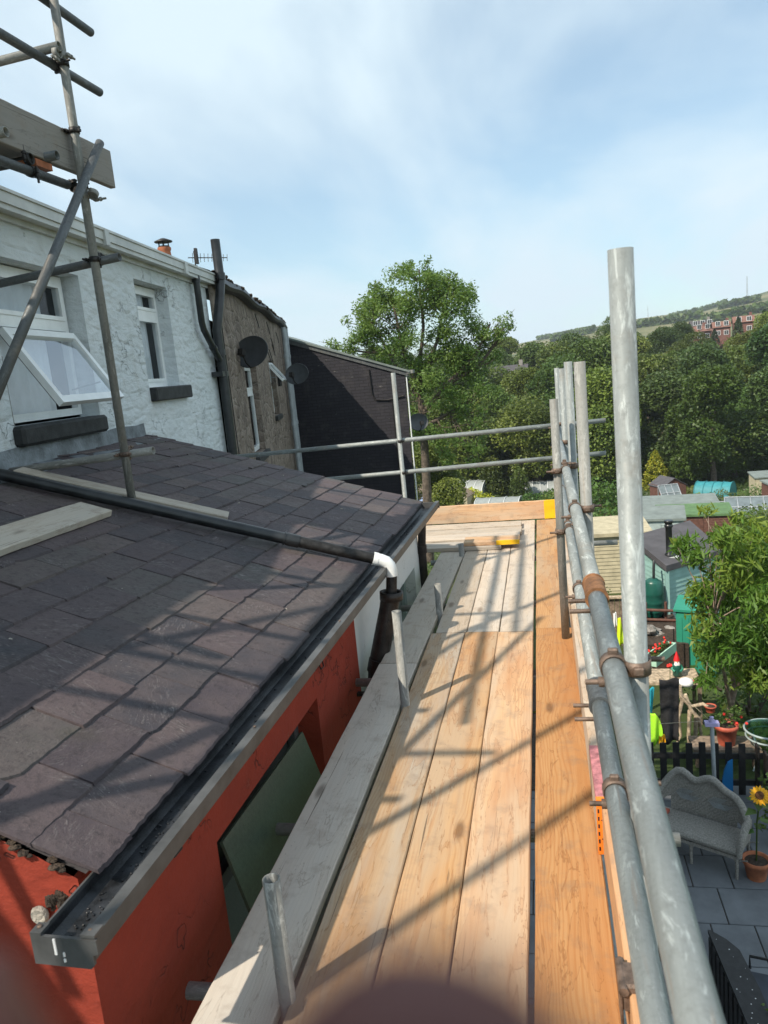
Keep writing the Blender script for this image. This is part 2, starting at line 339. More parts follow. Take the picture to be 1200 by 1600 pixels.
t = T('haze'); t.t.nodes.remove(t.b); pv = t.N('ShaderNodeVolumePrincipled'); pv.inputs['Color'].default_value = (.80, .88, 1, 1); pv.inputs['Density'].default_value = .00020; t.L(pv.outputs[0], t.out.inputs['Volume']); M['haze'] = t.m

# ------------------------------------------------------------------ mesh helper
WM = {}
class MB:
    def __init__(s, Mx=None): s.v = []; s.f = []; s.mi = []; s.rn = []; s.M = Mx; s.cur = 0; s.sm = []
    def add(s, vs, fs, mi=None, r=None, smooth=False):
        o = len(s.v)
        for p in vs:
            p = Vector(p); s.v.append(tuple(s.M @ p) if s.M else tuple(p))
        r = r or (rnd.random(), rnd.random(), rnd.random())
        flip = s.M is not None and s.M.to_3x3().determinant() < 0
        for f in fs: s.f.append(tuple(i + o for i in (reversed(f) if flip else f))); s.mi.append(s.cur if mi is None else mi); s.rn.append(r); s.sm.append(smooth)
        return s
    def box(s, a, b, mi=None, Mx=None, ch=0.0):
        x0, y0, z0 = (min(a[i], b[i]) for i in range(3)); x1, y1, z1 = (max(a[i], b[i]) for i in range(3))
        if ch <= 0:
            vs = [(x0, y0, z0), (x1, y0, z0), (x1, y1, z0), (x0, y1, z0), (x0, y0, z1), (x1, y0, z1), (x1, y1, z1), (x0, y1, z1)]
            fs = [(0, 3, 2, 1), (4, 5, 6, 7), (0, 1, 5, 4), (1, 2, 6, 5), (2, 3, 7, 6), (3, 0, 4, 7)]
        else:  # chamfered: chop every corner
            c = min(ch, (x1 - x0) * .45, (y1 - y0) * .45, (z1 - z0) * .45); vs = []; idx = {}
            for i, X in enumerate((x0, x1)):
                for j, Y in enumerate((y0, y1)):
                    for k, Z in enumerate((z0, z1)):
                        sx, sy, sz = (c if i == 0 else -c), (c if j == 0 else -c), (c if k == 0 else -c)
                        for ax, p in enumerate(((X, Y + sy, Z + sz), (X + sx, Y, Z + sz), (X + sx, Y + sy, Z))): idx[i, j, k, ax] = len(vs); vs.append(p)
            I = idx; fs = []
            for i in (0, 1): fs.append([I[i, 0, 0, 0], I[i, 1, 0, 0], I[i, 1, 1, 0], I[i, 0, 1, 0]])
            for j in (0, 1): fs.append([I[0, j, 0, 1], I[1, j, 0, 1], I[1, j, 1, 1], I[0, j, 1, 1]])
            for k in (0, 1): fs.append([I[0, 0, k, 2], I[1, 0, k, 2], I[1, 1, k, 2], I[0, 1, k, 2]])
            for j in (0, 1):
                for k in (0, 1): fs.append([I[0, j, k, 1], I[1, j, k, 1], I[1, j, k, 2], I[0, j, k, 2]])
            for i in (0, 1):
                for k in (0, 1): fs.append([I[i, 0, k, 0], I[i, 1, k, 0], I[i, 1, k, 2], I[i, 0, k, 2]])
            for i in (0, 1):
                for j in (0, 1): fs.append([I[i, j, 0, 0], I[i, j, 1, 0], I[i, j, 1, 1], I[i, j, 0, 1]])
            for i in (0, 1):
                for j in (0, 1):
                    for k in (0, 1): fs.append([I[i, j, k, 0], I[i, j, k, 1], I[i, j, k, 2]])
            ctr = Vector(((x0 + x1) / 2, (y0 + y1) / 2, (z0 + z1) / 2)); o = []
            for f in fs:
                p = [Vector(vs[q]) for q in f]; nn = (p[1] - p[0]).cross(p[2] - p[0])
                o.append(tuple(f) if nn.dot(sum(p, Vector()) / len(p) - ctr) > 0 else tuple(reversed(f)))
            fs = o
        if Mx: vs = [Mx @ Vector(p) for p in vs]
        return s.add(vs, fs, mi)
    def tube(s, p0, p1, r, n=14, caps=True, r1=None, inner=None, mi=None, smooth=True):
        p0, p1 = Vector(p0), Vector(p1); d = (p1 - p0).normalized(); r1 = r if r1 is None else r1
        u = d.orthogonal().normalized(); w_ = d.cross(u); vs = []
        rg = [(p0, r), (p1, r1)]
        if inner: q_i = min(.08, (p1 - p0).length * .45); rg = [(p0 + d * q_i, inner), (p0, inner), (p0, r), (p1, r1), (p1, inner), (p1 - d * q_i, inner)]
        for c, rr in rg:
            for i in range(n):
                a = 2 * math.pi * i / n; vs.append(c + u * math.cos(a) * rr + w_ * math.sin(a) * rr)
        fs = []
        for k in range(len(rg) - 1):
            for i in range(n): fs.append((k * n + i, k * n + (i + 1) % n, (k + 1) * n + (i + 1) % n, (k + 1) * n + i))
        s.add(vs, fs, mi, smooth=smooth)
        if caps:
            m = len(rg) - 1
            s.add(vs[:n], [tuple(reversed(range(n)))], mi); s.add(vs[m * n:], [tuple(range(n))], mi)
        return s
    def path(s, pts, r, n=8, mi=None, radii=None, caps=True):
        pts = [Vector(p) for p in pts]; vs = []; u = None
        for i, p in enumerate(pts):
            d = (pts[min(i + 1, len(pts) - 1)] - pts[max(i - 1, 0)]).normalized()
            u = d.orthogonal().normalized() if u is None else (u - d * u.dot(d)).normalized(); w_ = d.cross(u); rr = radii[i] if radii else r
            for k in range(n):
                a = 2 * math.pi * k / n; vs.append(p + (u * math.cos(a) + w_ * math.sin(a)) * rr)
        fs = [(i * n + k, i * n + (k + 1) % n, (i + 1) * n + (k + 1) % n, (i + 1) * n + k) for i in range(len(pts) - 1) for k in range(n)]
        s.add(vs, fs, mi, smooth=True)
        if caps: s.add(vs[:n], [tuple(reversed(range(n)))], mi); s.add(vs[-n:], [tuple(range(n))], mi)
        return s
    def lathe(s, c, prof, n=20, mi=None, Mx=None, smooth=True):
        vs = []; c = Vector(c)
        for r_, z in prof:
            for i in range(n):
                a = 2 * math.pi * i / n; p = Vector((math.cos(a) * r_, math.sin(a) * r_, z)); vs.append(c + (Mx @ p if Mx else p))
        fs = [(k * n + i, k * n + (i + 1) % n, (k + 1) * n + (i + 1) % n, (k + 1) * n + i) for k in range(len(prof) - 1) for i in range(n)]
        s.add(vs, fs, mi, smooth=smooth)
        s.add(vs[:n], [tuple(reversed(range(n)))], mi); s.add(vs[-n:], [tuple(range(n))], mi); return s
    def prism(s, poly, z0, z1, mi=None, Mx=None):
        n = len(poly); vs = [(x, y, z0) for x, y in poly] + [(x, y, z1) for x, y in poly]
        if Mx: vs = [Mx @ Vector(p) for p in vs]
        fs = [tuple(reversed(range(n))), tuple(range(n, 2 * n))] + [(i, (i + 1) % n, n + (i + 1) % n, n + i) for i in range(n)]
        return s.add(vs, fs, mi)
    def blob(s, c, r, seg=10, rings=7, jit=.0, mi=None, sq=(1, 1, 1), smooth=True):
        vs = [];
        for i in range(rings + 1):
            th = math.pi * i / rings
            for j in range(seg):
                ph = 2 * math.pi * j / seg; k = r * (1 + rnd.uniform(-jit, jit))
                vs.append((c[0] + k * sq[0] * math.sin(th) * math.cos(ph), c[1] + k * sq[1] * math.sin(th) * math.sin(ph), c[2] + k * sq[2] * math.cos(th)))
        fs = [(i * seg + j, (i + 1) * seg + j, (i + 1) * seg + (j + 1) % seg, i * seg + (j + 1) % seg) for i in range(rings) for j in range(seg)]
        return s.add(vs, fs, mi, smooth=smooth)
    def build(s, name, mat, parent=None, loc=None, Mw=None):
        me = bpy.data.meshes.new(name); vs = s.v
        inv = None
        if loc is not None: lo = Vector(loc); vs = [tuple(Vector(p) - lo) for p in vs]
        elif Mw is not None: inv = Mw.inverted(); vs = [tuple(inv @ Vector(p)) for p in vs]
        me.from_pydata(vs, [], s.f)
        mats = mat if isinstance(mat, (list, tuple)) else [mat]
        for m in mats: me.materials.append(M[m])
        me.polygons.foreach_set('material_index', s.mi); me.polygons.foreach_set('use_smooth', s.sm)
        a = me.attributes.new('rnd', 'FLOAT_COLOR', 'FACE'); a.data.foreach_set('color', [x for r in s.rn for x in (*r, 1.0)])
        me.update(); o = bpy.data.objects.new(name, me); COL.objects.link(o)
        if loc is not None: o.location = loc
        elif Mw is not None: o.matrix_world = Mw
        WM[o] = Matrix.Translation(Vector(loc)) if loc is not None else (Mw.copy() if Mw is not None else Matrix.Identity(4))
        if parent: o.parent = parent; o.matrix_parent_inverse = WM[parent].inverted()
        return o

def tag(o, label=None, cat=None, group=None, kind=None):
    if label: o['label'] = label
    if cat: o['category'] = cat
    if group: o['group'] = group
    if kind: o['kind'] = kind
    return o
def empty(name, label, cat, group=None, loc=(0, 0, 0)):
    o = bpy.data.objects.new(name, None); COL.objects.link(o); o.location = loc; o.empty_display_size = .1; WM[o] = Matrix.Translation(Vector(loc))
    return tag(o, label, cat, group)
def frame(origin, az):  # local x = along the wall (away from camera), y = out of the wall, z up
    a = R(az); tv = Vector((math.sin(a), math.cos(a), 0)); nv = Vector((math.cos(a), -math.sin(a), 0))
    return Matrix(((tv.x, nv.x, 0, origin[0]), (tv.y, nv.y, 0, origin[1]), (0, 0, 1, origin[2]), (0, 0, 0, 1)))
# ------------------------------------------------------------------ terrain
GY = [-50, 11, 18, 30, 60, 80, 100, 130, 160, 200, 260, 420, 700]
GZ = [-4.6, -4.6, -5.2, -7, -11.5, -14, -15.4, -13, -10.5, -7.5, -5, -3, -6]
def gz(x, y):
    z = float(np.interp(y, GY, GZ))
    if y > 100: z += min(1, (y - 100) / 80) * (x * .035 if x > 0 else x * .05)
    return z
def sheet(name, xs, ys, fz, mat):
    m = MB(); vs = [(x, y, fz(x, y)) for y in ys for x in xs]; n = len(xs)
    m.add(vs, [(j * n + i, j * n + i + 1, (j + 1) * n + i + 1, (j + 1) * n + i) for j in range(len(ys) - 1) for i in range(n - 1)], smooth=True)
    return tag(m.build(name, mat), kind='structure')
sheet('ground', [-400, -200, -100, -60, -30, -15, -8, -4, 0, 3, 6, 10, 15, 22, 30, 45, 60, 80, 110, 150, 200, 300, 450],
      [-60, -20, 0, 5, 11, 14, 18, 24, 30, 40, 50, 60, 70, 80, 90, 100, 110, 120, 130, 145, 160, 180, 200, 230, 260, 300, 350, 420, 500, 700], gz, 'grass_ground')
def hz_(x, y):
    az = math.degrees(math.atan2(x, y)); d = math.hypot(x, y)
    el = float(np.interp(az, [-40, -12, -4, 0, 3, 7, 11, 15, 20, 30, 50], [-.01, .0, .012, .021, .027, .033, .036, .046, .058, .07, .06]))
    k = max(0.0, min(1, (d - 420) / 1000.0)); z = -8 + (el * 1420 + 8) * (k ** .8)
    return z + 7 * math.sin(x * .012) * math.sin(y * .009) * k
hv = [math.radians(a) for a in range(-40, 52, 1)]
m = MB(); rr = [420, 550, 700, 850, 1000, 1150, 1300, 1420, 1700, 2600]; vs = []
for d in rr:
    for a in hv:
        x, y = math.sin(a) * d, math.cos(a) * d; z = hz_(x, y) if d <= 1420 else hz_(math.sin(a) * 1420, math.cos(a) * 1420) - (d - 1420) * .05
        vs.append((x, y, z))
n = len(hv)
m.add(vs, [(j * n + i, j * n + i + 1, (j + 1) * n + i + 1, (j + 1) * n + i) for j in range(len(rr) - 1) for i in range(n - 1)], smooth=True)
tag(m.build('hills', 'moor_grass'), kind='structure')
# patio flags
m = MB(); m.box((-3.4, 2.0, -4.62), (6, 10.5, -4.592)); m.box((-3.4, 10.5, -4.62), (.8, 15, -4.55)); o = tag(m.build('patio_base', 'soil'), kind='structure')
m = MB(); yy = 3.1
while yy < 10.4:
    xx = -.9 + rnd.uniform(-.3, 0)
    while xx < 5.9:
        wd = rnd.choice([.6, .6, .9, .45]); m.box((xx + .006, yy + .006, -4.65), (xx + wd - .006, yy + .594, -4.575 + rnd.uniform(-.003, .003)), ch=.006); xx += wd
    yy += .6
tag(m.build('patio', 'flag_stone'), kind='structure')

# ------------------------------------------------------------------ rear extension with slate roof
X0, Y0, YE = -1.18, 1.55, 6.54
def xe(y): return X0 + .0207 * (y - Y0)
def xw(y): return -3.56 - .124 * (y - 6.54)
def rz(run, y):
    L = xe(y) - xw(y); return .50 + .004 * (y - Y0) + run * (1.28 - .50) / L
def RP(run, y, up=0): return Vector((xe(y) - run, y, rz(run, y) + up))
ext = empty('rear_extension', 'single storey rear extension with a purple slate lean-to roof and a red rendered side wall', 'extension', None, (-2.2, 4, -4.6))
FW = frame((-1.225, 1.5, 0), 1.19)          # side wall frame, s from near corner
def wall_grid(mb, s0, s1, z0, z1, ops, rev, sub=None):
    ss = sorted({s0, s1, *[a for o_ in ops for a in o_[:2]]}); zs = sorted({z0, z1, *[a for o_ in ops for a in o_[2:4]]})
    for i in range(len(ss) - 1):
        for j in range(len(zs) - 1):
            cs, cz = (ss[i] + ss[i + 1]) / 2, (zs[j] + zs[j + 1]) / 2
            if any(o_[0] < cs < o_[1] and o_[2] < cz < o_[3] for o_ in ops): continue
            mb.add([(ss[i], 0, zs[j]), (ss[i + 1], 0, zs[j]), (ss[i + 1], 0, zs[j + 1]), (ss[i], 0, zs[j + 1])], [(3, 2, 1, 0)])
    for (a, b, c, d) in [o_[:4] for o_ in ops]:
        mb.add([(a, 0, c), (b, 0, c), (b, 0, d), (a, 0, d), (a, -rev, c), (b, -rev, c), (b, -rev, d), (a, -rev, d)],
               [(0, 1, 5, 4), (1, 2, 6, 5), (2, 3, 7, 6), (3, 0, 4, 7)])
m = MB(FW); YR = 2.78                        # red part length
wall_grid(m, .04, YR, -4.6, .50, [(.78, 1.98, -.95, .10)], .16)
# near end wall, rising with the roof
m2 = MB(); pts = []
for k in range(13):
    run = k / 12 * 1.72; p = RP(run, 1.54, -.004); pts.append((p.x - (.03 if k == 0 else 0), p.z))
vs = [(-1.224, 1.54, -4.6), (-2.97, 1.54, -4.6)] + [(x, 1.54, z) for x, z in reversed(pts)]
m.M = None; m.add(vs, [tuple(reversed(range(len(vs))))])
o = m.build('wall', 'red_render', ext); tag(o, 'red painted rendered wall under the grey gutter')
m = MB(FW); wall_grid(m, YR, 5.0, -4.6, .50, [(3.35, 4.75, -.95, .02)], .14)
tag(m.build('wall', 'white_render', ext), 'white painted wall beyond the red one')
m = MB(); vs = [(xe(6.5) - .05, 6.52, -4.6), (-3.5, 6.52, -4.6)] + [(xe(6.52) - .05 - r_, 6.52, rz(r_, 6.52) - .04) for r_ in (2.4, 1.2, 0)]
m.add(vs, [tuple(range(5))]); tag(m.build('wall', 'white_render', ext), 'white end wall')
# damage at the near corner
m = MB()
for k in range(16):
    x = -1.26 - rnd.random() * .05; z = .47 - rnd.random() * .07; m.blob((x, 1.540 + rnd.random() * .01, z), .008 + rnd.random() * .009, 7, 5, .3, smooth=False)
for k in range(80):
    rn_ = .06 + rnd.random() * 1.6; p = RP(rn_, 1.540, -.004); m.blob((p.x, p.y + rnd.uniform(-.012, .012), p.z), .006 + rnd.random() * .006, 7, 5, .3, sq=(1.6, 1, .7), smooth=False)
tag(m.build('mortar_fillet', 'soil', ext), kind='stuff')
m = MB()
m.lathe((-1.325, 1.534, .40), [(.0, 0), (.022, .004), (.026, .012), (.02, .02)], 14, Mx=Matrix.Rotation(R(90), 3, 'X')); m.build('pipe_hole', 'mortar', ext)
# old wire clips hanging on the red wall
for s_, z_ in ((.42, .33), (1.98, .30), (.02 + 2.2, .36)):
    m = MB(FW); m.path([(s_, .004, z_), (s_ + .015, .02, z_ - .01), (s_ + .05, .022, z_ - .07), (s_ + .10, .02, z_ - .075), (s_ + .12, .006, z_ - .03)], .004, 6); m.build('cable_clip', 'steel_dark', ext)
# windows of the extension
w1 = None
m = MB(FW); m.box((.78, -.16, -.95), (1.98, -.12, -.89)); m.box((.78, -.16, .04), (1.98, -.12, .10)); m.box((.78, -.16, -.89), (.84, -.12, .04)); m.box((1.92, -.16, -.89), (1.98, -.12, .04)); m.box((.84, -.16, -.26), (1.92, -.12, -.20))
w1 = m.build('window', 'felt_dark', ext); tag(w1, 'dark window with a green obscured top-hung pane standing ajar')
m = MB(FW); m.box((.84, -.145, -.89), (1.92, -.14, -.26)); m.build('pane', 'obscured_glass', w1)
A, B = Vector((.80, -.0, .085)), Vector((.80, .075, -.20)); m = MB(FW)
dd = (B - A).normalized(); nn = Vector((0, dd.z, -dd.y)) * .012
m.add([A, A + Vector((.90, 0, -.03)), B + Vector((.90, 0, 0)), B, A - nn, A + Vector((.90, 0, -.03)) - nn, B + Vector((.90, 0, 0)) - nn, B - nn], [(0, 1, 2, 3), (7, 6, 5, 4), (0, 4, 5, 1), (1, 5, 6, 2), (2, 6, 7, 3), (3, 7, 4, 0)])
m.build('sash', 'obscured_glass', w1)
m = MB(FW); m.box((.78, -.9, -.95), (1.98, -.165, .10)); m.build('room', 'room_dark', w1)
m = MB(FW)
for a, b in (((3.35, -.14, -.95), (3.42, -.09, .02)), ((4.68, -.14, -.95), (4.75, -.09, .02)), ((3.42, -.14, -.04), (4.68, -.09, .02)), ((4.02, -.14, -.95), (4.08, -.09, -.04)), ((3.42, -.14, -.30), (4.02, -.09, -.25))): m.box(a, b)
w2 = m.build('window', 'pale_blue_board', ext); m = MB(FW); m.box((3.42, -.13, -.95), (4.68, -.12, -.04)); m.build('pane', 'felt_grey', w2)
m = MB(FW); m.box((3.30, 0, -.30), (4.8, .05, -.26)); m.build('sill', 'house_stone', w2)
# roof: under-deck and slates
m = MB(); ys = [1.56, 3, 4.5, 6.52]; vs = []
for y in ys:
    L = xe(y) - xw(y) + .05
    for r_ in (0.02, L * .5, L): vs.append(RP(r_, y, -.012))
m.add(vs, [(j * 3 + i, j * 3 + i + 1, j * 3 + i + 4, j * 3 + i + 3) for j in range(3) for i in range(2)]); roofo = m.build('roof', 'roof_dark', ext)
m = MB(); rs = random.Random(5); gauge, wd = .172, .318
for k in range(16):
    s0 = k * gauge - .03; yb = 1.535 + (0 if k % 2 else -wd / 2) + rs.uniform(-.015, .015)
    y = yb
    while y < YE:
        wv = wd * rs.choice([1, 1, 1, .9, 1.08]) ; a, b = max(y, 1.53 + rs.uniform(0, .012)) + .003, min(y + wv, YE + rs.uniform(-.01, .01)) - .003; y += wv
        if b - a < .06: continue
        L = xe(a) - xw(a) + .02; s1 = min(s0 + gauge * 2.05, L)
        if s0 > L - .02: continue
        th = .007 + rs.random() * .004; lift = .014 + rs.random() * .007; tilt = rs.uniform(-.003, .003)
        sj = s0 + rs.uniform(-.008, .008); out = []
        nt_ = 13; ph = [rs.uniform(-.0024, .0024) for _ in range(nt_ + 1)]
        chip = rs.random() < .2; chx = rs.choice([0, 1]); cs = rs.uniform(.015, .05)
        for i in range(nt_ + 1):
            u_ = i / nt_; e = ph[i]
            if chip:
                dcor = u_ * (b - a) if chx == 0 else (1 - u_) * (b - a)
                if dcor < cs: e += (cs - dcor) * rs.uniform(.5, .8)
            out.append((sj + e, a + (b - a) * u_))
        if rs.random() < .07: out[4] = (out[4][0] + rs.uniform(.01, .03), out[4][1])
        top = [(s1, b), (s1, a)]; poly = out + top; vt, vb_ = [], []
        for (sr, yy_) in poly:
            f_ = 1 - (sr - s0) / (s1 - s0 + 1e-6); h_ = lift * f_ + tilt * ((yy_ - a) / (b - a) - .5) * f_ + .004
            vt.append(RP(sr, yy_, h_ + th)); vb_.append(RP(sr - (.003 if sr < s0 + .06 else 0), yy_, h_ - .001))
        n = len(poly); m.add(vt + vb_, [tuple(reversed(range(n)))] + [(i, (i + 1) % n, n + (i + 1) % n, n + i) for i in range(n)], r=(rs.random(), rs.random(), rs.random()))
for f_ in range(len(m.f)): pass
tag(m.build('slates', 'slate', roofo))
m = MB()
for _ in range(34):
    r_, y = rs.uniform(.1, 1.9), rs.uniform(1.7, 6.2); m.blob(RP(r_, y, .022), rs.uniform(.004, .011), 6, 4, .4, sq=(1.3, 1, .6), smooth=False)
tag(m.build('grit', 'mortar', roofo), kind='stuff')
# lead flashing along the house wall
m = MB(); N_ = 26
for k in range(N_):
    y0_, y1_ = 1.4 + (6.48 - 1.4) * k / N_, 1.4 + (6.48 - 1.4) * (k + 1) / N_
    def q(y, off, z, j=0): return (xw(y) + off, y, z + j)
    j0 = .008 * math.sin(k * 1.7); j1 = .008 * math.sin((k + 1) * 1.7)
    m.add([q(y0_, .012, 1.42, j0), q(y1_, .012, 1.42, j1), q(y1_, .02, 1.30), q(y0_, .02, 1.30), (xw(y1_) + .17, y1_, rz(xe(y1_) - xw(y1_) - .17, y1_) + .026), (xw(y0_) + .17, y0_, rz(xe(y0_) - xw(y0_) - .17, y0_) + .026)],
          [(0, 1, 2, 3), (3, 2, 4, 5)])
tag(m.build('lead_flashing', 'lead', ext))
# box gutter
FG = frame((-1.03, 1.33, 0), 1.19); Lg = 5.30
m = MB(FG)
m.box((0, -.032, .505), (Lg, 0, .513)); m.box((0, -.006, .478), (Lg, .0, .505)); m.box((.0, -.024, .452), (Lg, -.010, .478)); m.box((0, -.032, .452), (Lg, -.027, .505))
m.box((0, -.155, .452), (Lg, -.032, .456)); m.box((0, -.160, .452), (Lg, -.154, .50))
g = m.build('gutter', 'gutter_grey', ext); tag(g, 'grey box gutter with a black lining along the slate eaves')
m = MB(FG)
m.prism([(-.163, .436), (-.02, .434), (-.010, .444), (-.010, .468), (.004, .474), (.004, .508), (-.163, .508)], -.004, .004, Mx=Matrix(((0, 0, 1, 0), (1, 0, 0, 0), (0, 1, 0, 0), (0, 0, 0, 1)))); m.box((.004, -.198, .500), (.03, .004, .515)) if False else None
m.box((-.004, -.163, .508), (.030, -.135, .516)); m.box((-.004, -.034, .5135), (.032, .002, .520))
m.build('end_cap', 'gutter_grey', g)
m = MB(FG); m.add([(.005, -.152, .47), (Lg - .01, -.152, .47), (Lg - .01, -.13, .459), (.005, -.13, .459), (.005, -.06, .459), (Lg - .01, -.06, .459), (Lg - .01, -.036, .47), (.005, -.036, .47), (.005, -.034, .500), (Lg - .01, -.034, .500), (.005, -.153, .49), (Lg - .01, -.153, .49)],
      [(0, 1, 2, 3), (3, 2, 5, 4), (4, 5, 6, 7), (7, 6, 9, 8), (10, 11, 1, 0)])
for _ in range(150):
    s_ = rnd.uniform(.02, Lg - .05) if rnd.random() < .6 else rnd.uniform(.02, .6); m.blob((s_, rnd.uniform(-.125, -.07), .461), rnd.uniform(.002, .005), 5, 3, .3, smooth=False)
m.build('lining', 'gutter_lining', g)
for s_, yy_ in ((.015, -.15), (.015, -.02), (1.0, -.02), (2.1, -.02), (3.2, -.02)): m = MB(FG); m.lathe((s_, yy_, .5165), [(.006, 0), (.006, .003), (.003, .004)], 8); m.build('screw', 'rust', g)
m = MB(FG); m.box((-.0065, -.105, .465), (-.004, -.099, .505)); m.box((-.0065, -.085, .448), (-.004, -.080, .456)); m.box((-.0065, -.084, .462), (-.004, -.080, .472)); m.build('paint_splash', 'white_paint', g)
# brackets gap at far end: timber end
m = MB(FG); m.box((Lg - .01, -.163, .452), (Lg + .002, 0, .505)); m.build('end_cap', 'gutter_grey', g)
# far downpipe
m = MB(); m.tube((-1.06, 6.47, .39), (-1.09, 6.50, .12), .036); m.tube((-1.09, 6.50, .12), (-1.12, 6.52, -4.6), .036); m.lathe((-1.09, 6.50, .08), [(.045, 0), (.045, .07)], 14)
m.build('downpipe', 'cast_iron', ext)
# waste pipe across the roof
wp = empty('waste_pipe', 'black plastic waste pipe laid across the slates ending in a white elbow', 'pipe', None, tuple(RP(1.0, 4.1)))
p0, p1 = RP(2.62, 3.72, .055), RP(-.12, 4.44, .085); pj = p0.lerp(p1, .815)
m = MB(); m.tube(p0, pj, .035); m.build('pipe', 'black_plastic', wp)
m = MB(); m.tube(pj + (p1 - p0).normalized() * -.03, pj + (p1 - p0).normalized() * .05, .0395); m.tube(pj + (p1 - p0).normalized() * -.045, pj + (p1 - p0).normalized() * -.035, .041); m.build('coupling', 'black_plastic', wp)
m = MB(); m.tube(pj, p1, .034); t2 = m.build('pipe', 'steel_dark', wp)
pe = p1; hop = Vector((-.955, 4.22, .37)); dn = Vector((-.945, 4.40, .44)); d1 = (p1 - p0).normalized()
m = MB(); pts = [p1 - d1 * .05, p1 + d1 * .0, p1 + d1 * .03 + Vector((0, 0, -.004)), p1 + d1 * .05 + Vector((0, 0, -.022)), p1 + d1 * .058 + Vector((0, 0, -.05)), p1 + d1 * .058 + Vector((0, 0, -.085))]
m.path(pts, .038, 16); m.path([pts[0], pts[0] + d1 * .03], .0405, 16); tag(m.build('elbow', 'white_plastic', wp), 'white plastic elbow')
eb = pts[-1]; ht = eb + Vector((-.012, -.02, -.14))
m = MB(); m.tube(eb, ht, .034); m.build('pipe', 'steel_dark', wp)
sp_ = empty('soil_pipe', 'black cast iron soil pipe with wide collars where the red and white walls meet', 'pipe', None, (ht.x - .12, ht.y, -4.6))
bt = ht + Vector((-.105, -.10, -.40))
m = MB(); m.path([ht + Vector((0, 0, .03)), ht + Vector((-.02, -.01, -.06)), bt, bt + Vector((-.03, 0, -.2)), (bt.x - .03, bt.y, -4.6)], .052, 18, radii=[.060, .058, .058, .055, .055], caps=False)
m.build('pipe', 'cast_iron', sp_)
m = MB(); m.tube(ht + Vector((0, 0, -.005)), ht + Vector((.004, .002, .045)), .072, 18, inner=.056); m.build('collar', 'cast_iron', sp_)
m = MB(); m.tube(bt + Vector((.02, .008, .045)), bt + Vector((0, 0, -.03)), .070, 18); m.build('collar', 'cast_iron', sp_)
m = MB(); m.tube(bt + Vector((-.02, 0, -.16)), bt + Vector((-.025, 0, -.22)), .066, 18); m.build('collar', 'cast_iron', sp_)
m = MB(); m.box((bt.x - .22, bt.y - .16, bt.z - .12), (bt.x + .02, bt.y - .13, bt.z - .10)); m.build('bracket', 'steel_dark', sp_)

# ------------------------------------------------------------------ terraced houses
def win(parent, Mf, s0, s1, z0, z1, rec, transom=None, curtain=True, name='window', label=None, vert=None, lower_open=False, fmat='white_plastic', fw=.055):
    m = MB(Mf); d0, d1_ = -rec - .05, -rec
    m.box((s0, d0, z0), (s1, d1_, z0 + fw)); m.box((s0, d0, z1 - fw), (s1, d1_, z1)); m.box((s0, d0, z0 + fw), (s0 + fw, d1_, z1 - fw)); m.box((s1 - fw, d0, z0 + fw), (s1, d1_, z1 - fw))
    if transom: m.box((s0 + fw, d0, transom - .04), (s1 - fw, d1_ + .004, transom + .04))
    wob = m.build('window', fmat, parent); tag(wob, label)
    parts = [(z0 + fw, (transom - .04) if transom else z1 - fw)] + ([(transom + .04, z1 - fw)] if transom else [])
    for i, (a, b) in enumerate(parts):
        if not (lower_open and i == 0):
            m = MB(Mf); sw = .03
            m.box((s0 + fw, d0 + .005, a), (s1 - fw, d1_ + .012, a + sw)); m.box((s0 + fw, d0 + .005, b - sw), (s1 - fw, d1_ + .012, b)); m.box((s0 + fw, d0 + .005, a + sw), (s0 + fw + sw, d1_ + .012, b - sw)); m.box((s1 - fw - sw, d0 + .005, a + sw), (s1 - fw, d1_ + .012, b - sw))
            m.build('sash', fmat, wob)
            m = MB(Mf); m.add([(s0 + fw + sw, d1_ - .012, a + sw), (s1 - fw - sw, d1_ - .012, a + sw), (s1 - fw - sw, d1_ - .012, b - sw), (s0 + fw + sw, d1_ - .012, b - sw)], [(3, 2, 1, 0)]); m.build('pane', 'glass', wob)
    # room behind
    m = MB(Mf); m.add([(s0, d0, z0), (s1, d0, z0), (s1, d0, z1), (s0, d0, z1), (s0 - .1, d0 - .8, z0), (s1 + .1, d0 - .8, z0), (s1 + .1, d0 - .8, z1), (s0 - .1, d0 - .8, z1)], [(0, 1, 5, 4), (1, 2, 6, 5), (2, 3, 7, 6), (3, 0, 4, 7), (4, 5, 6, 7)])
    m.build('room', 'room_dark', wob)
    if curtain:
        m = MB(Mf); f0, f1 = curtain if isinstance(curtain, tuple) else (0, .5); nst = 40; vs = []
        for i in range(nst + 1):
            s_ = s0 + .03 + (s1 - s0 - .06) * (f0 + (f1 - f0) * i / nst); dep = d0 - .025 + .012 * math.sin(i * 1.1) + .008 * math.sin(i * 2.7); vs += [(s_, dep, z0 + .02), (s_, dep, z1)]
        m.add(vs, [(2 * i, 2 * i + 1, 2 * i + 3, 2 * i + 2) for i in range(nst)], smooth=True); m.build('curtain', 'curtain', wob)
    return wob
P_ = (-3.5604, 6.536, 0); FH = frame(P_, -7.08)
house = empty('white_house', 'white painted stone terraced house with two white framed windows above the slate lean-to', 'house', 'houses of the curved terrace', (-5, 5, -4.6))
m = MB(FH); wall_grid(m, -4.7, 2.52, -4.6, 3.0, [(-2.17, -.90, 1.55, 2.63), (.24, 1.11, 1.735, 2.73)], .17); m.box((-4.7, -7.5, -4.6), (2.52, -.9, 2.9)); m.box((-4.7, -.9, -4.6), (-4.68, -.001, 3.0))
m.box((2.50, -.9, -4.6), (2.52, -.001, 3.0)); m.build('wall', 'white_stone', house)
wA = win(house, FH, -2.17, -.93, 1.57, 2.62, .13, 2.25, (0, .8), label='wide white window with its lower sash pushed open', lower_open=True)
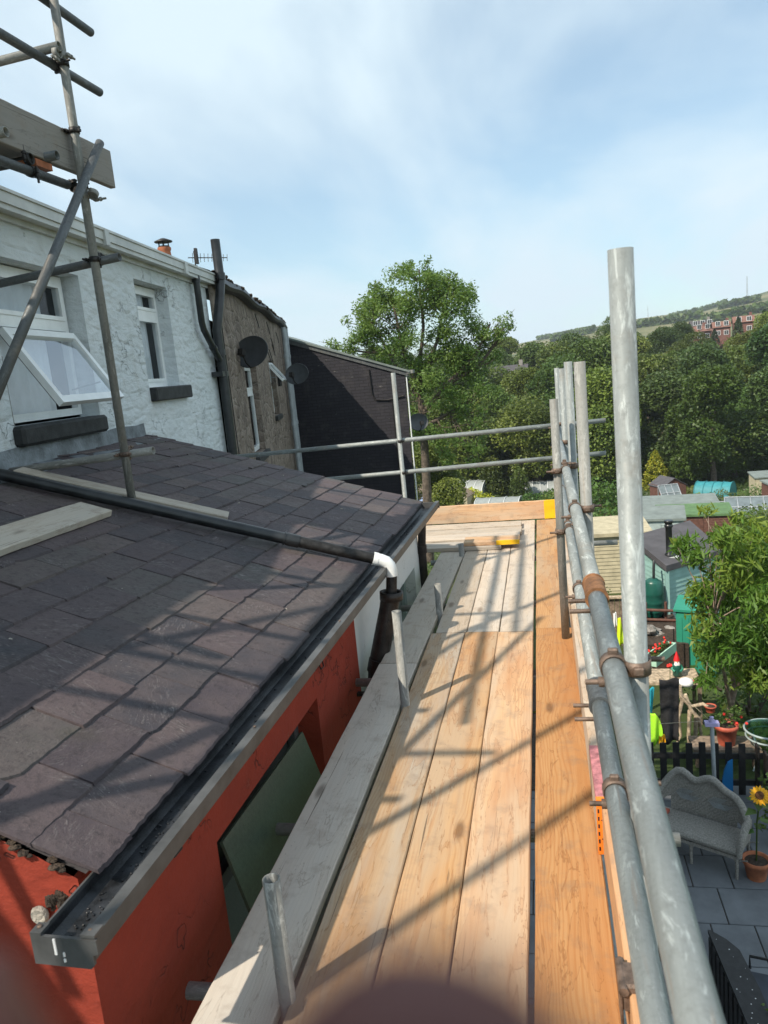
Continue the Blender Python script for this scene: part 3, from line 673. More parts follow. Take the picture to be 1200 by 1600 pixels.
# open top-hung sash
def sash_open(parent, Mf, s0, s1, top, bot, w_=.055, th=.045, mat='white_plastic'):
    T_, B_ = Vector((0, *top)), Vector((0, *bot)); dd = (B_ - T_); Ls = dd.length; dd.normalize(); nn = Vector((0, -dd.z, dd.y))
    if nn.y < 0: nn = -nn
    def Q(s_, l, h_): return Vector((s_, 0, 0)) + T_ + dd * l + nn * h_
    def bar(a, b, l0, l1, h0=-th / 2, h1=th / 2):
        vs = [Q(a, l0, h0), Q(b, l0, h0), Q(b, l1, h0), Q(a, l1, h0), Q(a, l0, h1), Q(b, l0, h1), Q(b, l1, h1), Q(a, l1, h1)]
        mm.add(vs, [(0, 3, 2, 1), (4, 5, 6, 7), (0, 1, 5, 4), (1, 2, 6, 5), (2, 3, 7, 6), (3, 0, 4, 7)])
    mm = MB(Mf); bar(s0, s1, 0, w_); bar(s0, s1, Ls - w_, Ls); bar(s0, s0 + w_, w_, Ls - w_); bar(s1 - w_, s1, w_, Ls - w_)
    so = mm.build('sash', mat, parent); tag(so, 'open top-hung white sash')
    mm = MB(Mf); bar(s0 + w_, s1 - w_, w_, Ls - w_, -.003, .003); mm.build('pane', 'glass', so) if False else None
    mm = MB(Mf); mm.add([Q(s0 + w_, w_, 0), Q(s1 - w_, w_, 0), Q(s1 - w_, Ls - w_, 0), Q(s0 + w_, Ls - w_, 0)], [(3, 2, 1, 0)]); mm.build('pane', 'glass', so)
    mm = MB(Mf); bar(s0 + .004, s1 - .004, .004, .022, -th / 2 - .006, -th / 2 - .001); bar(s0 + .004, s1 - .004, Ls - .022, Ls - .004, -th / 2 - .006, -th / 2 - .001); bar(s0 + .004, s0 + .022, .022, Ls - .022, -th / 2 - .006, -th / 2 - .001); bar(s1 - .022, s1 - .004, .022, Ls - .022, -th / 2 - .006, -th / 2 - .001); mm.build('seal', 'black_plastic', so)
    mm = MB(Mf); mm.path([(s1 - .06, -.14, bot[1] + .1), (s1 - .1, bot[0] * .5, (top[1] + bot[1]) / 2 - .12), Q(s1 - .12, Ls * .72, -.02)], .006, 6); mm.build('stay', 'pipe_grey', so)
sash_open(wA, FH, -1.96, -.96, (-.10, 2.185), (.23, 1.665))
m = MB(FH); m.box((-2.2, -.10, 1.42), (-.93, .075, 1.55), ch=.02); m.build('sill', 'black_stone', house)
wB = win(house, FH, .24, 1.11, 1.735, 2.72, .13, 2.45, (0, .8), label='narrow white window with a parted curtain')
m = MB(FH); m.box((.24, -.10, 1.60), (1.29, .07, 1.733), ch=.012); m.build('sill', 'black_stone', house)
m = MB(FH)
m.box((-4.7, .0, 2.86), (2.56, .03, 3.0)); m.box((-4.7, .031, 2.90), (2.56, .10, 2.915))
for a, b, z0_, z1_ in ((.115, .128, 2.93, 3.01), (.10, .115, 2.895, 2.93), (.128, .14, 3.0, 3.02)): m.box((-4.7, a, z0_), (2.56, b, z1_))
g2 = m.build('gutter', 'gutter_white', house)
for s_ in (-2.6, -.6, 1.4): m = MB(FH); m.box((s_, .10, 2.89), (s_ + .08, .145, 3.015)); m.build('bracket', 'gutter_white', g2)
def roof_slope(Mf, s0, s1, z, over, depth, rise, parent, mat='roof_dark'):
    m = MB(Mf); m.add([(s0, over, z), (s1, over, z), (s1, -depth, z + rise), (s0, -depth, z + rise), (s1, -depth * 2, z), (s0, -depth * 2, z)], [(3, 2, 1, 0), (5, 4, 2, 3)])
    m.add([(s0, over, z - .04), (s1, over, z - .04), (s1, over, z), (s0, over, z)], [(3, 2, 1, 0)]); return m.build('roof', mat, parent)
rh = roof_slope(FH, -4.7, 2.56, 3.04, .06, 4.2, 1.75, house)
FN = frame((-3.12, 1.85, 0), 0)   # unseen house stretch, added and set back to place eaves shadow on slates
m = MB(FN); wall_grid(m, -9, 0, -4.6, 3.0, [], .1); m.box((-9, -7, -4.6), (0, -.3, 2.95)); m.build('wall', 'white_stone', house); roof_slope(FN, -9, 0, 3.04, .06, 4.2, 1.75, house)
# chimney on the ridge
q = Vector((-7.75, 16.0, 0))
FS = frame((-3.83, 9.02, 0), -13.38)
stone = empty('stone_house', 'bare brown stone terraced house with a sagging dark gutter and patchy render', 'house', 'houses of the curved terrace', (-7, 14, -4.6))
m = MB(FS); wall_grid(m, .02, 9.95, -9, 2.98, [(2.30, 3.72, .55, 2.0), (5.85, 6.85, 1.0, 2.1)], .15); m.box((.02, -7, -9), (9.95, -.9, 2.9)); m.build('wall', 'rough_stone', stone)
win(stone, FS, 2.32, 3.70, .57, 1.98, .10, 1.55, (.0, .3), label='tall narrow white window')
wC = win(stone, FS, 5.87, 6.83, 1.02, 2.08, .10, 1.62, False, lower_open=False, label='small white window with its top light open'); sash_open(wC, FS, 5.9, 6.8, (-.05, 2.05), (.24, 1.68), .05)
m = MB(FS); m.box((2.3, -.08, .43), (3.8, .07, .548), ch=.01); m.build('sill', 'black_stone', stone); m = MB(FS); m.box((5.85, -.08, .90), (6.9, .06, .998), ch=.01); m.build('sill', 'black_stone', stone)
m = MB(FS); n_ = 22; pr_ = [(.0, .10), (.03, .12), (.11, .12), (.14, .04), (.11, -.0), (.02, -.02)]
vs = []
for i in range(n_ + 1):
    s_ = 9.95 * i / n_; zz = 2.93 - .10 * math.sin(i * .9) * .3 + .05 * math.sin(i / n_ * math.pi)
    for a, b in pr_: vs.append((s_, a, zz + b))
m.add(vs, [(i * 6 + k, i * 6 + (k + 1) % 6, (i + 1) * 6 + (k + 1) % 6, (i + 1) * 6 + k) for i in range(n_) for k in range(6)])
m.build('gutter', 'cast_iron', stone)
rs_ = roof_slope(FS, .0, 9.95, 3.06, .05, 4.2, 1.75, stone)
# mossy eaves edge
m = MB(FS)
for k in range(90):
    s_ = rnd.uniform(.2, 9.9); m.blob((s_, rnd.uniform(.03, .13), 3.055 + rnd.random() * .02), rnd.uniform(.02, .05), 7, 5, .3, sq=(1.5, 1, .7), smooth=False)
tag(m.build('moss', 'soil', stone), kind='stuff')
# cables over stone
for a in range(9):
    s_ = rnd.uniform(.6, 9); z_ = rnd.uniform(2.2, 2.9); m = MB(FS); m.path([(s_, .01, z_), (s_ + .12, .03, z_ - .16), (s_ + .4, .012, z_ - .22)], .008, 5); m.build('cable', 'steel_dark', stone)
m = MB(FS); m.path([(.55, .02, 2.9), (.50, .03, 2.0), (.55, .03, .6), (.62, .03, -.5)], .007, 5)
m.build('cable', 'steel_dark', stone)
ch = empty('chimney_stack', 'stone chimney stack with a red pot and black cowl above the white gutter', 'chimney', None, (-7.6, 16, 2))
m = MB(); m.box((-7.95, 15.6, 1.5), (-7.2, 16.4, 4.22)); m.box((-8.0, 15.55, 4.22), (-7.15, 16.45, 4.32)); m.build('stack', 'house_stone', ch)
m = MB(); m.lathe((-7.66, 16, 4.32), [(.16, 0), (.17, .05), (.14, .1), (.125, .3), (.145, .34), (.14, .38)], 16); m.build('pot', 'terracotta', ch)
m = MB(); m.lathe((-7.66, 16, 4.70), [(.12, 0), (.12, .03)], 12)
for a in range(6): m.tube((-7.66 + .11 * math.cos(a), 16 + .11 * math.sin(a), 4.72), (-7.66 + .11 * math.cos(a), 16 + .11 * math.sin(a), 4.82), .01, 6)
m.lathe((-7.66, 16, 4.81), [(.19, 0), (.19, .02), (.04, .08), (.0, .085)], 16); m.build('cowl', 'steel_dark', ch)
an = empty('tv_aerial', 'thin television aerial with short cross rods standing beside the chimney', 'aerial', None, (-7.0, 16, 3.5))
m = MB(); m.tube((-7.0, 16, 2.5), (-7.0, 16, 4.55), .014, 6); m.build('mast', 'steel_dark', an)
m = MB(); m.tube((-7.15, 16, 4.43), (-6.35, 16.2, 4.36), .010, 6)
for k in range(10):
    t_ = k / 9; x = -7.05 + .7 * t_; y = 16.02 + .18 * t_; z = 4.42 - .06 * t_; h_ = .10 - .03 * t_; m.tube((x, y - .02, z - h_), (x, y + .02, z + h_), .006, 5)
m.box((-6.98, 15.96, 4.28), (-6.93, 16.04, 4.6)); m.build('boom', 'steel_dark', an)
# pipes on the white/stone corner
dp = empty('vent_pipe', 'tall black soil vent pipe rising above the eaves where white wall meets brown stone', 'pipe', None, (-3.8, 9.1, -4.6))
def HS(s_, n__, z): return FH @ Vector((s_, n__, z))
m = MB(); m.path([HS(2.42, .10, -4.6), HS(2.42, .10, .5), HS(2.46, .10, 1.9), HS(2.44, .10, 2.35), HS(2.52, .16, 2.72), HS(2.62, .17, 2.92), HS(2.62, .17, 3.42)], .056, 14); m.build('pipe', 'black_plastic', dp)
m = MB(); m.tube(HS(2.62, .17, 2.95), HS(2.62, .17, 3.03), .068); m.build('collar', 'black_plastic', dp)
m = MB(); m.tube(HS(2.44, .10, 2.05), HS(2.44, .10, 2.12), .066); m.build('collar', 'black_plastic', dp)
m = MB(FH); m.box((2.30, .005, 1.80), (2.56, .14, 1.86)); m.build('bracket', 'black_plastic', dp)
d2 = empty('rainwater_pipe', 'short black rainwater pipe cranking from the white gutter into the vent pipe', 'pipe', None, tuple(HS(1.9, .06, 2.8)))
m = MB(); m.path([HS(1.93, .08, 2.90), HS(1.93, .08, 2.42), HS(1.97, .08, 2.34), HS(2.30, .09, 2.08), HS(2.38, .10, 2.0)], .038, 12); m.build('pipe', 'black_plastic', d2)
m = MB(); m.tube(HS(1.93, .08, 2.86), HS(1.93, .08, 2.93), .046); m.build('collar', 'black_plastic', d2)
m = MB(); m.tube(HS(2.20, .09, 2.15), HS(2.26, .09, 2.12), .045); m.build('collar', 'black_plastic', d2)
for s_, lab in ((9.55, 'pale grey rainwater pipe nearest the black brick wall'), (8.95, 'pale grey rainwater pipe next along from the black brick wall')):
    pz = empty('rainwater_pipe', lab, 'pipe', 'pale pipes at the end of the stone house', tuple(FS @ Vector((s_, .1, -9))))
    m = MB(FS); m.path([(s_, .11, 2.9), (s_, .11, 2.6), (s_ , .10, 2.0), (s_, .10, -9)], .055, 12); m.build('pipe', 'pipe_grey', pz)
    for z_ in (2.2, .6, -1): m = MB(FS); m.tube((s_, .10, z_), (s_, .10, z_ + .08), .068); m.build('collar', 'pipe_grey', pz)
# dishes
def dish(name, c, face, w_, label):
    root = empty(name, label, 'satellite dish', 'satellite dishes on the terrace', tuple(c)); z = Vector(face).normalized(); q_ = z.to_track_quat('Z', 'Y').to_matrix().to_4x4(); Md = Matrix.Translation(c) @ q_
    m = MB(Md); rr_ = 9; n = 28; vs = []
    for k in range(rr_ + 1):
        r_ = k / rr_
        for i in range(n): a = 2 * math.pi * i / n; vs.append((w_ / 2 * 1.08 * r_ * math.cos(a), w_ / 2 * .92 * r_ * math.sin(a), .055 * r_ * r_))
    m.add(vs, [(k * n + i, k * n + (i + 1) % n, (k + 1) * n + (i + 1) % n, (k + 1) * n + i) for k in range(rr_) for i in range(n)], smooth=True)
    pts = [(w_ / 2 * 1.08 * math.cos(a * .2244), w_ / 2 * .92 * math.sin(a * .2244), .055) for a in range(29)]; m.path(pts, .008, 6); m.build('reflector', 'dish_grey', root)
    m = MB(Md); m.path([(0, -w_ * .46, .04), (0, -w_ * .40, .18), (0, -w_ * .2, .30)], .012, 6); m.box((-.04, -w_ * .2 - .04, .26), (.04, -w_ * .2 + .05, .36)); m.build('feed_arm', 'steel_dark', root)
    m = MB(); m.path([c, Vector(c) - z * .1, Vector(c) - z * .14 + Vector((-.15, 0, -.05)), Vector(c) + Vector((-.42, .1, -.08))], .016, 8); m.box((c[0] - .46, c[1] + .02, c[2] - .2), (c[0] - .42, c[1] + .16, c[2] + .05)); m.build('bracket', 'steel_dark', root)
dish('satellite_dish', Vector((-4.10, 11.0, 2.12)), (-.15, -1, .35), .515, 'larger dark oval satellite dish nearer the vent pipe')
dish('satellite_dish', Vector((-4.86, 15.5, 1.77)), (-.10, -1, .30), .47, 'smaller dark satellite dish in front of the black brick wall')
# black brick building
bb = empty('black_brick_building', 'black painted brick rear wing with a sloping mono-pitch roof and white edge trim', 'building', None, (-5, 20, -9))
m = MB(); m.add([(-6.6, 18.5, -9), (-3.14, 18.5, -9), (-3.14, 18.5, 1.66), (-6.6, 18.5, 2.92)], [(0, 1, 2, 3)]); m.add([(-3.14, 18.5, -9), (-4.25, 24, -9), (-4.25, 24, 1.66), (-3.14, 18.5, 1.66)], [(0, 1, 2, 3)]); m.build('wall', 'black_brick', bb)
sl_ = (1.66 - 2.92) / 3.46; m = MB(); m.add([(-6.7, 18.42, 2.98 + .0), (-3.0, 18.42, 2.98 + 3.7 * sl_), (-4.1, 24, 2.98 + 3.7 * sl_), (-7.5, 24, 2.98), (-6.7, 18.42, 2.93), (-3.0, 18.42, 2.93 + 3.7 * sl_), (-4.1, 24, 2.93 + 3.7 * sl_), (-7.5, 24, 2.93)], [(0, 1, 2, 3), (7, 6, 5, 4), (0, 4, 5, 1), (1, 5, 6, 2), (2, 6, 7, 3)]); m.build('roof', 'felt_grey', bb)
m = MB(); m.add([(-6.6, 18.46, 2.93 - .035), (-3.05, 18.46, 2.93 + 3.55 * sl_ - .035), (-3.05, 18.46, 2.79 + 3.55 * sl_), (-6.6, 18.46, 2.79), (-6.6, 18.495, 2.9), (-3.05, 18.495, 2.9 + 3.55 * sl_), (-3.05, 18.495, 2.79 + 3.55 * sl_), (-6.6, 18.495, 2.79)], [(3, 2, 1, 0), (3, 2, 6, 7), (0, 1, 5, 4)]); m.build('verge_board', 'galvanised_dark', bb)
m = MB(); m.box((-3.12, 18.50, -9), (-3.098, 18.55, 1.60)); m.build('corner_trim', 'white_plastic', bb); m = MB(); m.box((-3.08, 18.44, 1.56), (-2.93, 18.7, 1.64)); m.build('gutter', 'galvanised_dull', bb)
m = MB(); m.path([(-4.0, 18.47, 1.75), (-3.98, 18.47, 1.15), (-3.9, 18.47, 1.0), (-3.6, 18.47, .98), (-3.2, 18.47, 1.05)], .014, 6); m.path([(-3.5, 18.47, 1.0), (-3.48, 18.47, -2)], .012, 6); m.build('cable', 'steel_dark', bb)
dish('satellite_dish', Vector((-2.98, 18.85, .35)), (.5, -1, .3), .46, 'dark satellite dish half hidden behind the white corner trim of the black wall')

# ------------------------------------------------------------------ lift scaffold round the extension
RT = .02415
def tube_part(name, p0, p1, parent, mat='galvanised', label=None, hollow=True, r=RT):
    p0, p1 = Vector(p0), Vector(p1); d = p1 - p0; Mt = Matrix.Translation(p0) @ d.to_track_quat('Z', 'Y').to_matrix().to_4x4()
    m = MB(); m.tube((0, 0, 0), (0, 0, d.length), r, 20, caps=not hollow, inner=r - .004 if hollow else None)
    m.v = [tuple(Mt @ Vector(p)) for p in m.v]; o = m.build(name, mat, parent, Mw=Mt); 
    if label: o['label'] = label
    return o
def coupler(parent, p, ax1, ax2, off, mat='rust', label=None, bolt=1):
    # p on tube 1; off = vector to tube 2's axis; ax = tube axes
    p, a1, a2, off = Vector(p), Vector(ax1).normalized(), Vector(ax2).normalized(), Vector(off); m = MB()
    q_ = p + off; r_ = RT + .001
    m.tube(p - a1 * .015, p + a1 * .015, r_ + .0038, 18, inner=r_); m.tube(q_ - a2 * .015, q_ + a2 * .015, r_ + .0038, 18, inner=r_)
    o_ = off.normalized() if off.length > 0 else a1.orthogonal()
    for c, a in ((p, a1), (q_, a2)):
        s_ = -1 if c is p else 1; side = a.cross(o_).normalized()
        ear = c + side * (r_ + .010); dirn = o_ * s_
        m.tube(ear - dirn * .018, ear + dirn * .060, .0062, 8); m.tube(ear + dirn * .020, ear + dirn * .032, .012, 6)
        m.box((-.009, -.013, -.010), (.009, .013, .010), ch=.003, Mx=Matrix.Translation(ear) @ dirn.to_track_quat('Y', 'Z').to_matrix().to_4x4())
        ear2 = c - side * (r_ + .006); m.box((-.007, -.011, -.009), (.007, .011, .009), ch=.003, Mx=Matrix.Translation(ear2) @ dirn.to_track_quat('Y', 'Z').to_matrix().to_4x4())
    o = m.build('coupler', mat, parent)
    if label: o['label'] = label
    return o
sf = empty('walkway_scaffold', 'galvanised tube scaffold with double guard rails carrying the plank walkway', 'scaffold', None, (0, 4, -4.6))
XR = .12; XS = .168
tube_part('guard_rail', (XR - .002, -.6, 1.02), (XR, 2.12, 1.02), sf, label='scuffed top guard rail in front of the tall standard')
tube_part('guard_rail', (XR, 2.12, 1.02), (XR + .01, 8.15, 1.02), sf)
tube_part('guard_rail', (XR, -.6, .66), (XR, 2.2, .66), sf, 'galvanised'); tube_part('guard_rail', (XR, 2.2, .66), (XR + .01, 8.15, .66), sf)
def sleeve(p, ax, mat, label=None):
    m = MB(); p, ax = Vector(p), Vector(ax); m.tube(p - ax * .07, p + ax * .07, RT + .006, 18); m.tube(p - ax * .073, p - ax * .062, RT + .008, 18); m.tube(p + ax * .062, p + ax * .073, RT + .008, 18)
    o = m.build('sleeve', mat, sf)
    for k, dy in enumerate((-.045, .045)):
        mm = MB(); mm.tube(p + Vector((.02, dy - .06, -.022)), p + Vector((-.075, dy - .06, -.022)), .0065, 8); mm.build('bolt', 'rust', o)
    if label: o['label'] = label
sleeve((XR, 2.14, 1.02), (0, 1, 0), 'rust_orange', 'rusty orange-brown sleeve coupler'); sleeve((XR, 2.24, .66), (0, 1, 0), 'galvanised_dark')
for i, (y, top, mt) in enumerate(((1.6, 1.865, 'galvanised'), (3.35, 1.64, 'galvanised_dull'), (4.68, 1.63, 'galvanised'), (6.0, 1.57, 'galvanised'), (7.62, 1.55, 'galvanised'))):
    x = XS if i == 0 else XS + .004
    tube_part('standard', (x, y, -4.6), (x - .002, y, top), sf, mt, 'tall nearest standard rising into the sky' if i == 0 else None)
    coupler(sf, (XR, y - (.0 if i else 0), 1.02), (0, 1, 0), (0, 0, 1), (x - XR, 0, 0), 'rust')
    if i: coupler(sf, (XR, y, .66), (0, 1, 0), (0, 0, 1), (x - XR, 0, 0), 'rust')
coupler(sf, (XR, 1.72, .66), (0, 1, 0), (0, 0, 1), (.048, 0, 0), 'rust')
tube_part('standard', (XR - .05, 4.52, .0), (XR - .045, 4.52, 1.43), sf, 'galvanised_dull', 'short dull standard on the inner side of the rails')
coupler(sf, (XR, 4.52, 1.02), (0, 1, 0), (0, 0, 1), (-.049, 0, 0), 'rust'); coupler(sf, (XR, 4.52, .66), (0, 1, 0), (0, 0, 1), (-.049, 0, 0), 'rust')
# ledgers, transoms
tube_part('ledger', (XS - .05, -.6, -.12), (XS - .05, 8.2, -.12), sf); tube_part('ledger', (-.83, -.6, -.12), (-.83, 8.2, -.12), sf, 'galvanised_dull')
for i, (y, xl, xr_) in enumerate(((.7, -1.12, .3), (1.81, -1.12, .30), (2.62, -1.12, .40), (4.05, -1.13, .40), (5.4, -1.1, .3), (6.7, -1.05, .34), (7.15, -1.0, .62), (8.0, -1.3, .3))):
    tube_part('transom', (xl, y, -.068), (xr_, y + .01, -.068), sf, 'galvanised' if i % 2 else 'galvanised_dull')
for y, top in ((1.73, .375), (3.6, .50), (5.04, .215), (6.64, .11)):
    tube_part('standard', (-.778 if y < 3 else -.760, y, -4.6), (-.778 if y < 3 else -.760, y + .004, top), sf, 'galvanised_dull', 'short tube end standing up beside the grey board')
# far end rails and post
tube_part('guard_rail', (-3.5, 8.16, .885), (.64, 8.16, .97), sf, label='upper end rail across the far end'); tube_part('guard_rail', (-3.5, 8.16, .53), (.63, 8.16, .635), sf, label='lower end rail across the far end')
tube_part('standard', (-1.475, 8.11, -4.6), (-1.50, 8.11, 1.65), sf, 'galvanised'); coupler(sf, (-1.49, 8.16, .925), (1, 0, 0), (0, 0, 1), (0, -.05, 0), 'steel_dark'); coupler(sf, (-1.482, 8.16, .583), (1, 0, 0), (0, 0, 1), (0, -.05, 0), 'steel_dark')
coupler(sf, (XS, 8.12, .96), (0, 0, 1), (1, 0, 0), (0, .045, 0), 'steel_dark')
# board clip on toe board
m = MB(); m.box((XR - .01, 1.62, .145), (XR + .045, 1.70, .22), ch=.006); m.tube((XR - .008, 1.61, .21), (XR - .008, 1.71, .21), .012, 8); m.box((XR - .016, 1.62, .10), (XR - .010, 1.69, .20), ch=.002); m.build('board_clip', 'rust', sf)

# boards: local x = width, y = length, z = thickness
def board(name, p, az, L, mat, label, group, W=.222, TH=.038, bands=True, tiltx=0, upright=False, roll=0, cat='plank', marks=()):
    Mw = Matrix.Translation(p) @ Matrix.Rotation(-R(az), 4, 'Z') @ Matrix.Rotation(R(tiltx), 4, 'X') @ Matrix.Rotation(R(roll), 4, 'Y')
    m = MB(); nseg = 18; vs = []; bow = rnd.uniform(-.002, .002)
    for i in range(nseg + 1):
        y = L * i / nseg; e0, e1 = rnd.uniform(-.0014, .0014), rnd.uniform(-.0014, .0014); zz = bow * math.sin(math.pi * i / nseg); c = .004
        if upright: pr4 = [(0, e0), (0, W + e1)]; 
        x0, x1 = -W / 2 + e0, W / 2 + e1
        vs += [(x0 + c, y, zz), (x0, y, zz - c), (x0, y, zz - TH + c), (x0 + c, y, zz - TH), (x1 - c, y, zz - TH), (x1, y, zz - TH + c), (x1, y, zz - c), (x1 - c, y, zz)]
    fs = [(i * 8 + k, i * 8 + (k + 1) % 8, (i + 1) * 8 + (k + 1) % 8, (i + 1) * 8 + k) for i in range(nseg) for k in range(8)] + [tuple(reversed(range(8))), tuple(range(nseg * 8, nseg * 8 + 8))]
    m.add(vs, fs); m.v = [tuple(Mw @ Vector(v_)) for v_ in m.v]
    o = m.build(name, mat, None, Mw=Mw); tag(o, label, cat, group)
    for (y0_, y1_, mt, nm) in marks:
        mm = MB(); mm.box((-W / 2 - .0008, y0_, -TH - .0008), (W / 2 + .0008, y1_, .0012)); mm.v = [tuple(Mw @ Vector(v_)) for v_ in mm.v]; mm.build(nm, mt, o)
    return o
def deckb(x0, x1, y0, y1, mat, label, z=0.0, xs=None, **k):
    w_ = x1 - x0; cx = (x0 + x1) / 2; cx2 = cx if xs is None else xs; az = math.degrees(math.atan2(cx2 - cx, y1 - y0))
    return board('scaffold_board', (cx, y0, z), az, y1 - y0, mat, label, k.pop('group', 'boards of the walkway deck'), W=w_, **k)
deckb(-.768, -.553, .55, 4.655, 'wood_mixed', 'pale weathered near deck board with a brown knot, next to the tube stubs')
deckb(-.549, -.343, .55, 4.66, 'wood_new', 'second near deck board from the left, orange with dark water stains')
deckb(-.340, -.124, .55, 4.65, 'wood_new', 'third near deck board, plain tan, left of the wide black gap')
deckb(-.106, .117, .40, 4.70, 'wood_orange', 'bright orange near deck board right of the black gap, beside the guard rails')
deckb(-.742, -.545, 4.665, 8.03, 'wood_pale', 'pale far deck board beside the tube stubs')
deckb(-.540, -.338, 4.668, 8.04, 'wood_pale', 'second pale far deck board from the left')
deckb(-.333, -.124, 4.66, 8.04, 'wood_pale', 'third far deck board, pale with long cracks')
deckb(-.108, .094, 4.705, 8.03, 'wood_new', 'far deck board along the guard rails, light orange')
deckb(-1.025, -.80, .55, 4.16, 'wood_grey', 'long grey weathered board in the shade of the gutter, near half', xs=-.898, group='grey boards along the wall')
deckb(-1.008, -.785, 4.17, 6.86, 'wood_grey', 'grey weathered board in the shade of the gutter, far half', xs=-.858, group='grey boards along the wall')
# cross boards stacked at the far end (length along X)
for i, (y, z, xr_, mt, lab) in enumerate(((6.92, .040, -.42, 'wood_grey', 'lowest cross board in front, grey and shaded'), (7.24, .042, -.262, 'wood_pale', 'pale cross board in the middle of the pile'), (7.46, .042, -.25, 'wood_pale', 'pale cross board second from the end board'),
        (7.74, .042, -.258, 'wood_pale', 'rearmost pale cross board against the end board'))):
    board('scaffold_board', (xr_, y, z), -90, 1.75, mt, lab, 'cross boards piled at the far end')
_sb = board('scaffold_board', (-.255, 6.93, .080), -90, .50, 'wood_new', 'short cross board with a yellow painted edge on top of the pile', 'cross boards piled at the far end'); m = MB(); m.box((-.46, 6.817, .043), (-.2542, 6.840, .0812)); m.build('yellow_paint', 'yellow_mark', _sb)
def toeb(p, az, L, mat, label, marks=(), W=.20, TH=.038):
    return board('toe_board', p, az, L, mat, label, 'toe boards', W=W, roll=90, marks=marks, TH=TH)
# upright boards: roll 90 puts the width on z
tb = toeb((.143, 2.43, .105), 0, 5.62, 'wood_mixed', 'long toe board under the rails ending in an orange band and pink stain', TH=.035)
m = MB(); m.box((.1065, 2.425, .003), (.1445, 2.445, .2065)); m.build('orange_band', 'orange_mark', tb)
m = MB()
for k in range(7):
    for x in (.112, .136): m.box((x - .0025, 2.4235, .018 + k * .028), (x + .0025, 2.4249, .032 + k * .028))
m.box((.120, 2.4235, .06), (.130, 2.4249, .063)); m.box((.120, 2.4235, .13), (.130, 2.4249, .133)); m.build('band_marking', 'black_plastic', tb)
m = MB(); m.box((.1072, 2.447, .17), (.1438, 2.80, .2062)); m.build('pink_stain', 'pink_mark', tb)
toeb((.1435, .3, .10), 0, 2.12, 'wood_orange', 'near toe board, plain orange, behind the lower guard rail', TH=.02)
toeb((.125, 8.07, .105), -90, 1.55, 'wood_new', 'end toe board across the walkway with a yellow painted end', marks=((-.001, .15, 'yellow_mark', 'yellow_paint'),), W=.19)
# band marks
# ------------------------------------------------------------------ tower scaffold over the lean-to
tw = empty('tower_scaffold', 'dark tube scaffold tower standing on the slates in front of the white house', 'scaffold', None, (-2.43, 4.17, .9))
XT = -2.43
tube_part('standard', (XT, 4.17, .985), (XT, 4.17, 5.3), tw, 'galvanised_dull')
for y in (2.40, .42, -.30): tube_part('standard', (XT, y, .95), (XT, y, 4.6), tw, 'galvanised_dull')
tube_part('standard', (-3.33, 4.40, 1.25), (-3.33, 4.40, 2.0), tw, 'galvanised_dull'); tube_part('standard', (-3.30, 2.2, 1.2), (-3.30, 2.2, 4.6), tw, 'galvanised_dull')
tube_part('guard_rail', (XT - .05, .9, 3.46), (XT - .05, 4.61, 3.48), tw, 'galvanised_dark'); tube_part('guard_rail', (XT - .05, 1.9, 3.80), (XT - .05, 4.61, 3.81), tw, 'galvanised_dark')
tube_part('transom', (-3.6, 4.12, 3.50), (XT + .02, 4.12, 3.55), tw, 'galvanised_dull')
tube_part('ledger', (XT - .05, -1.5, 2.85), (XT - .05, 4.1, 2.85), tw, 'galvanised_dark')
tube_part('transom', (-3.6, 3.93, 2.935), (XT + .02, 3.93, 2.955), tw, 'galvanised_dark'); tube_part('transom', (-3.6, 3.53, 2.95), (XT + .02, 3.53, 2.965), tw, 'galvanised_dull')
for y, z in ((.55, 2.95), (1.35, 2.95), (2.15, 2.95), (2.45, 3.5), (.5, 3.55)): tube_part('transom', (-3.7, y, z), (XT + .05, y + .06, z), tw, 'galvanised_dull')  # unseen transoms, added for their shadow bands across the sunlit slates
tube_part('brace', (-3.25, -.1, 2.2), (-2.75, 2.1, 4.1), tw, 'galvanised_dark'); tube_part('brace', (-3.0, 2.3, 1.6), (-3.1, .6, 3.6), tw, 'galvanised_dark'); tube_part('ledger', (-2.95, -.5, 2.88), (-2.95, 3.9, 2.88), tw, 'galvanised_dark')  # unseen braces and inner ledger, added to dapple the sun on the slates
tube_part('brace', (XT + .055, 2.95, 1.60), (XT + .055, 4.33, 3.11), tw, 'galvanised_dark', 'dark diagonal brace crossing the standard'); tube_part('brace', (XT + .05, .2, 2.0), (XT + .05, 2.1, 3.9), tw, 'galvanised_dark')
tube_part('transom', (-3.7, 4.22, 2.36), (XT + .13, 4.22, 2.46), tw, 'galvanised_dark', 'dark cross tube in front of the white window'); tube_part('transom', (-3.5, 4.22, 1.27), (XT + .16, 4.22, 1.345), tw, 'galvanised_dull', 'cross tube low over the slates')
coupler(tw, (XT, 4.17, 3.48), (0, 0, 1), (0, 1, 0), (-.05, 0, 0), 'steel_dark'); coupler(tw, (XT, 4.17, 2.455), (0, 0, 1), (1, 0, 0), (0, .05, 0), 'steel_dark'); coupler(tw, (XT, 4.17, 1.34), (0, 0, 1), (1, 0, 0), (0, .05, 0), 'rust')
coupler(tw, (XT, 4.17, 2.85), (0, 0, 1), (0, 1, 0), (-.05, 0, 0), 'steel_dark'); coupler(tw, (XT, 4.17, 3.14), (0, 0, 1), (1, 0, 0), (0, .001, 0), 'steel_dark'); coupler(tw, (XT, 4.17, 2.80), (0, 0, 1), (0, .62, .68), (.055, 0, 0), 'galvanised_dull')
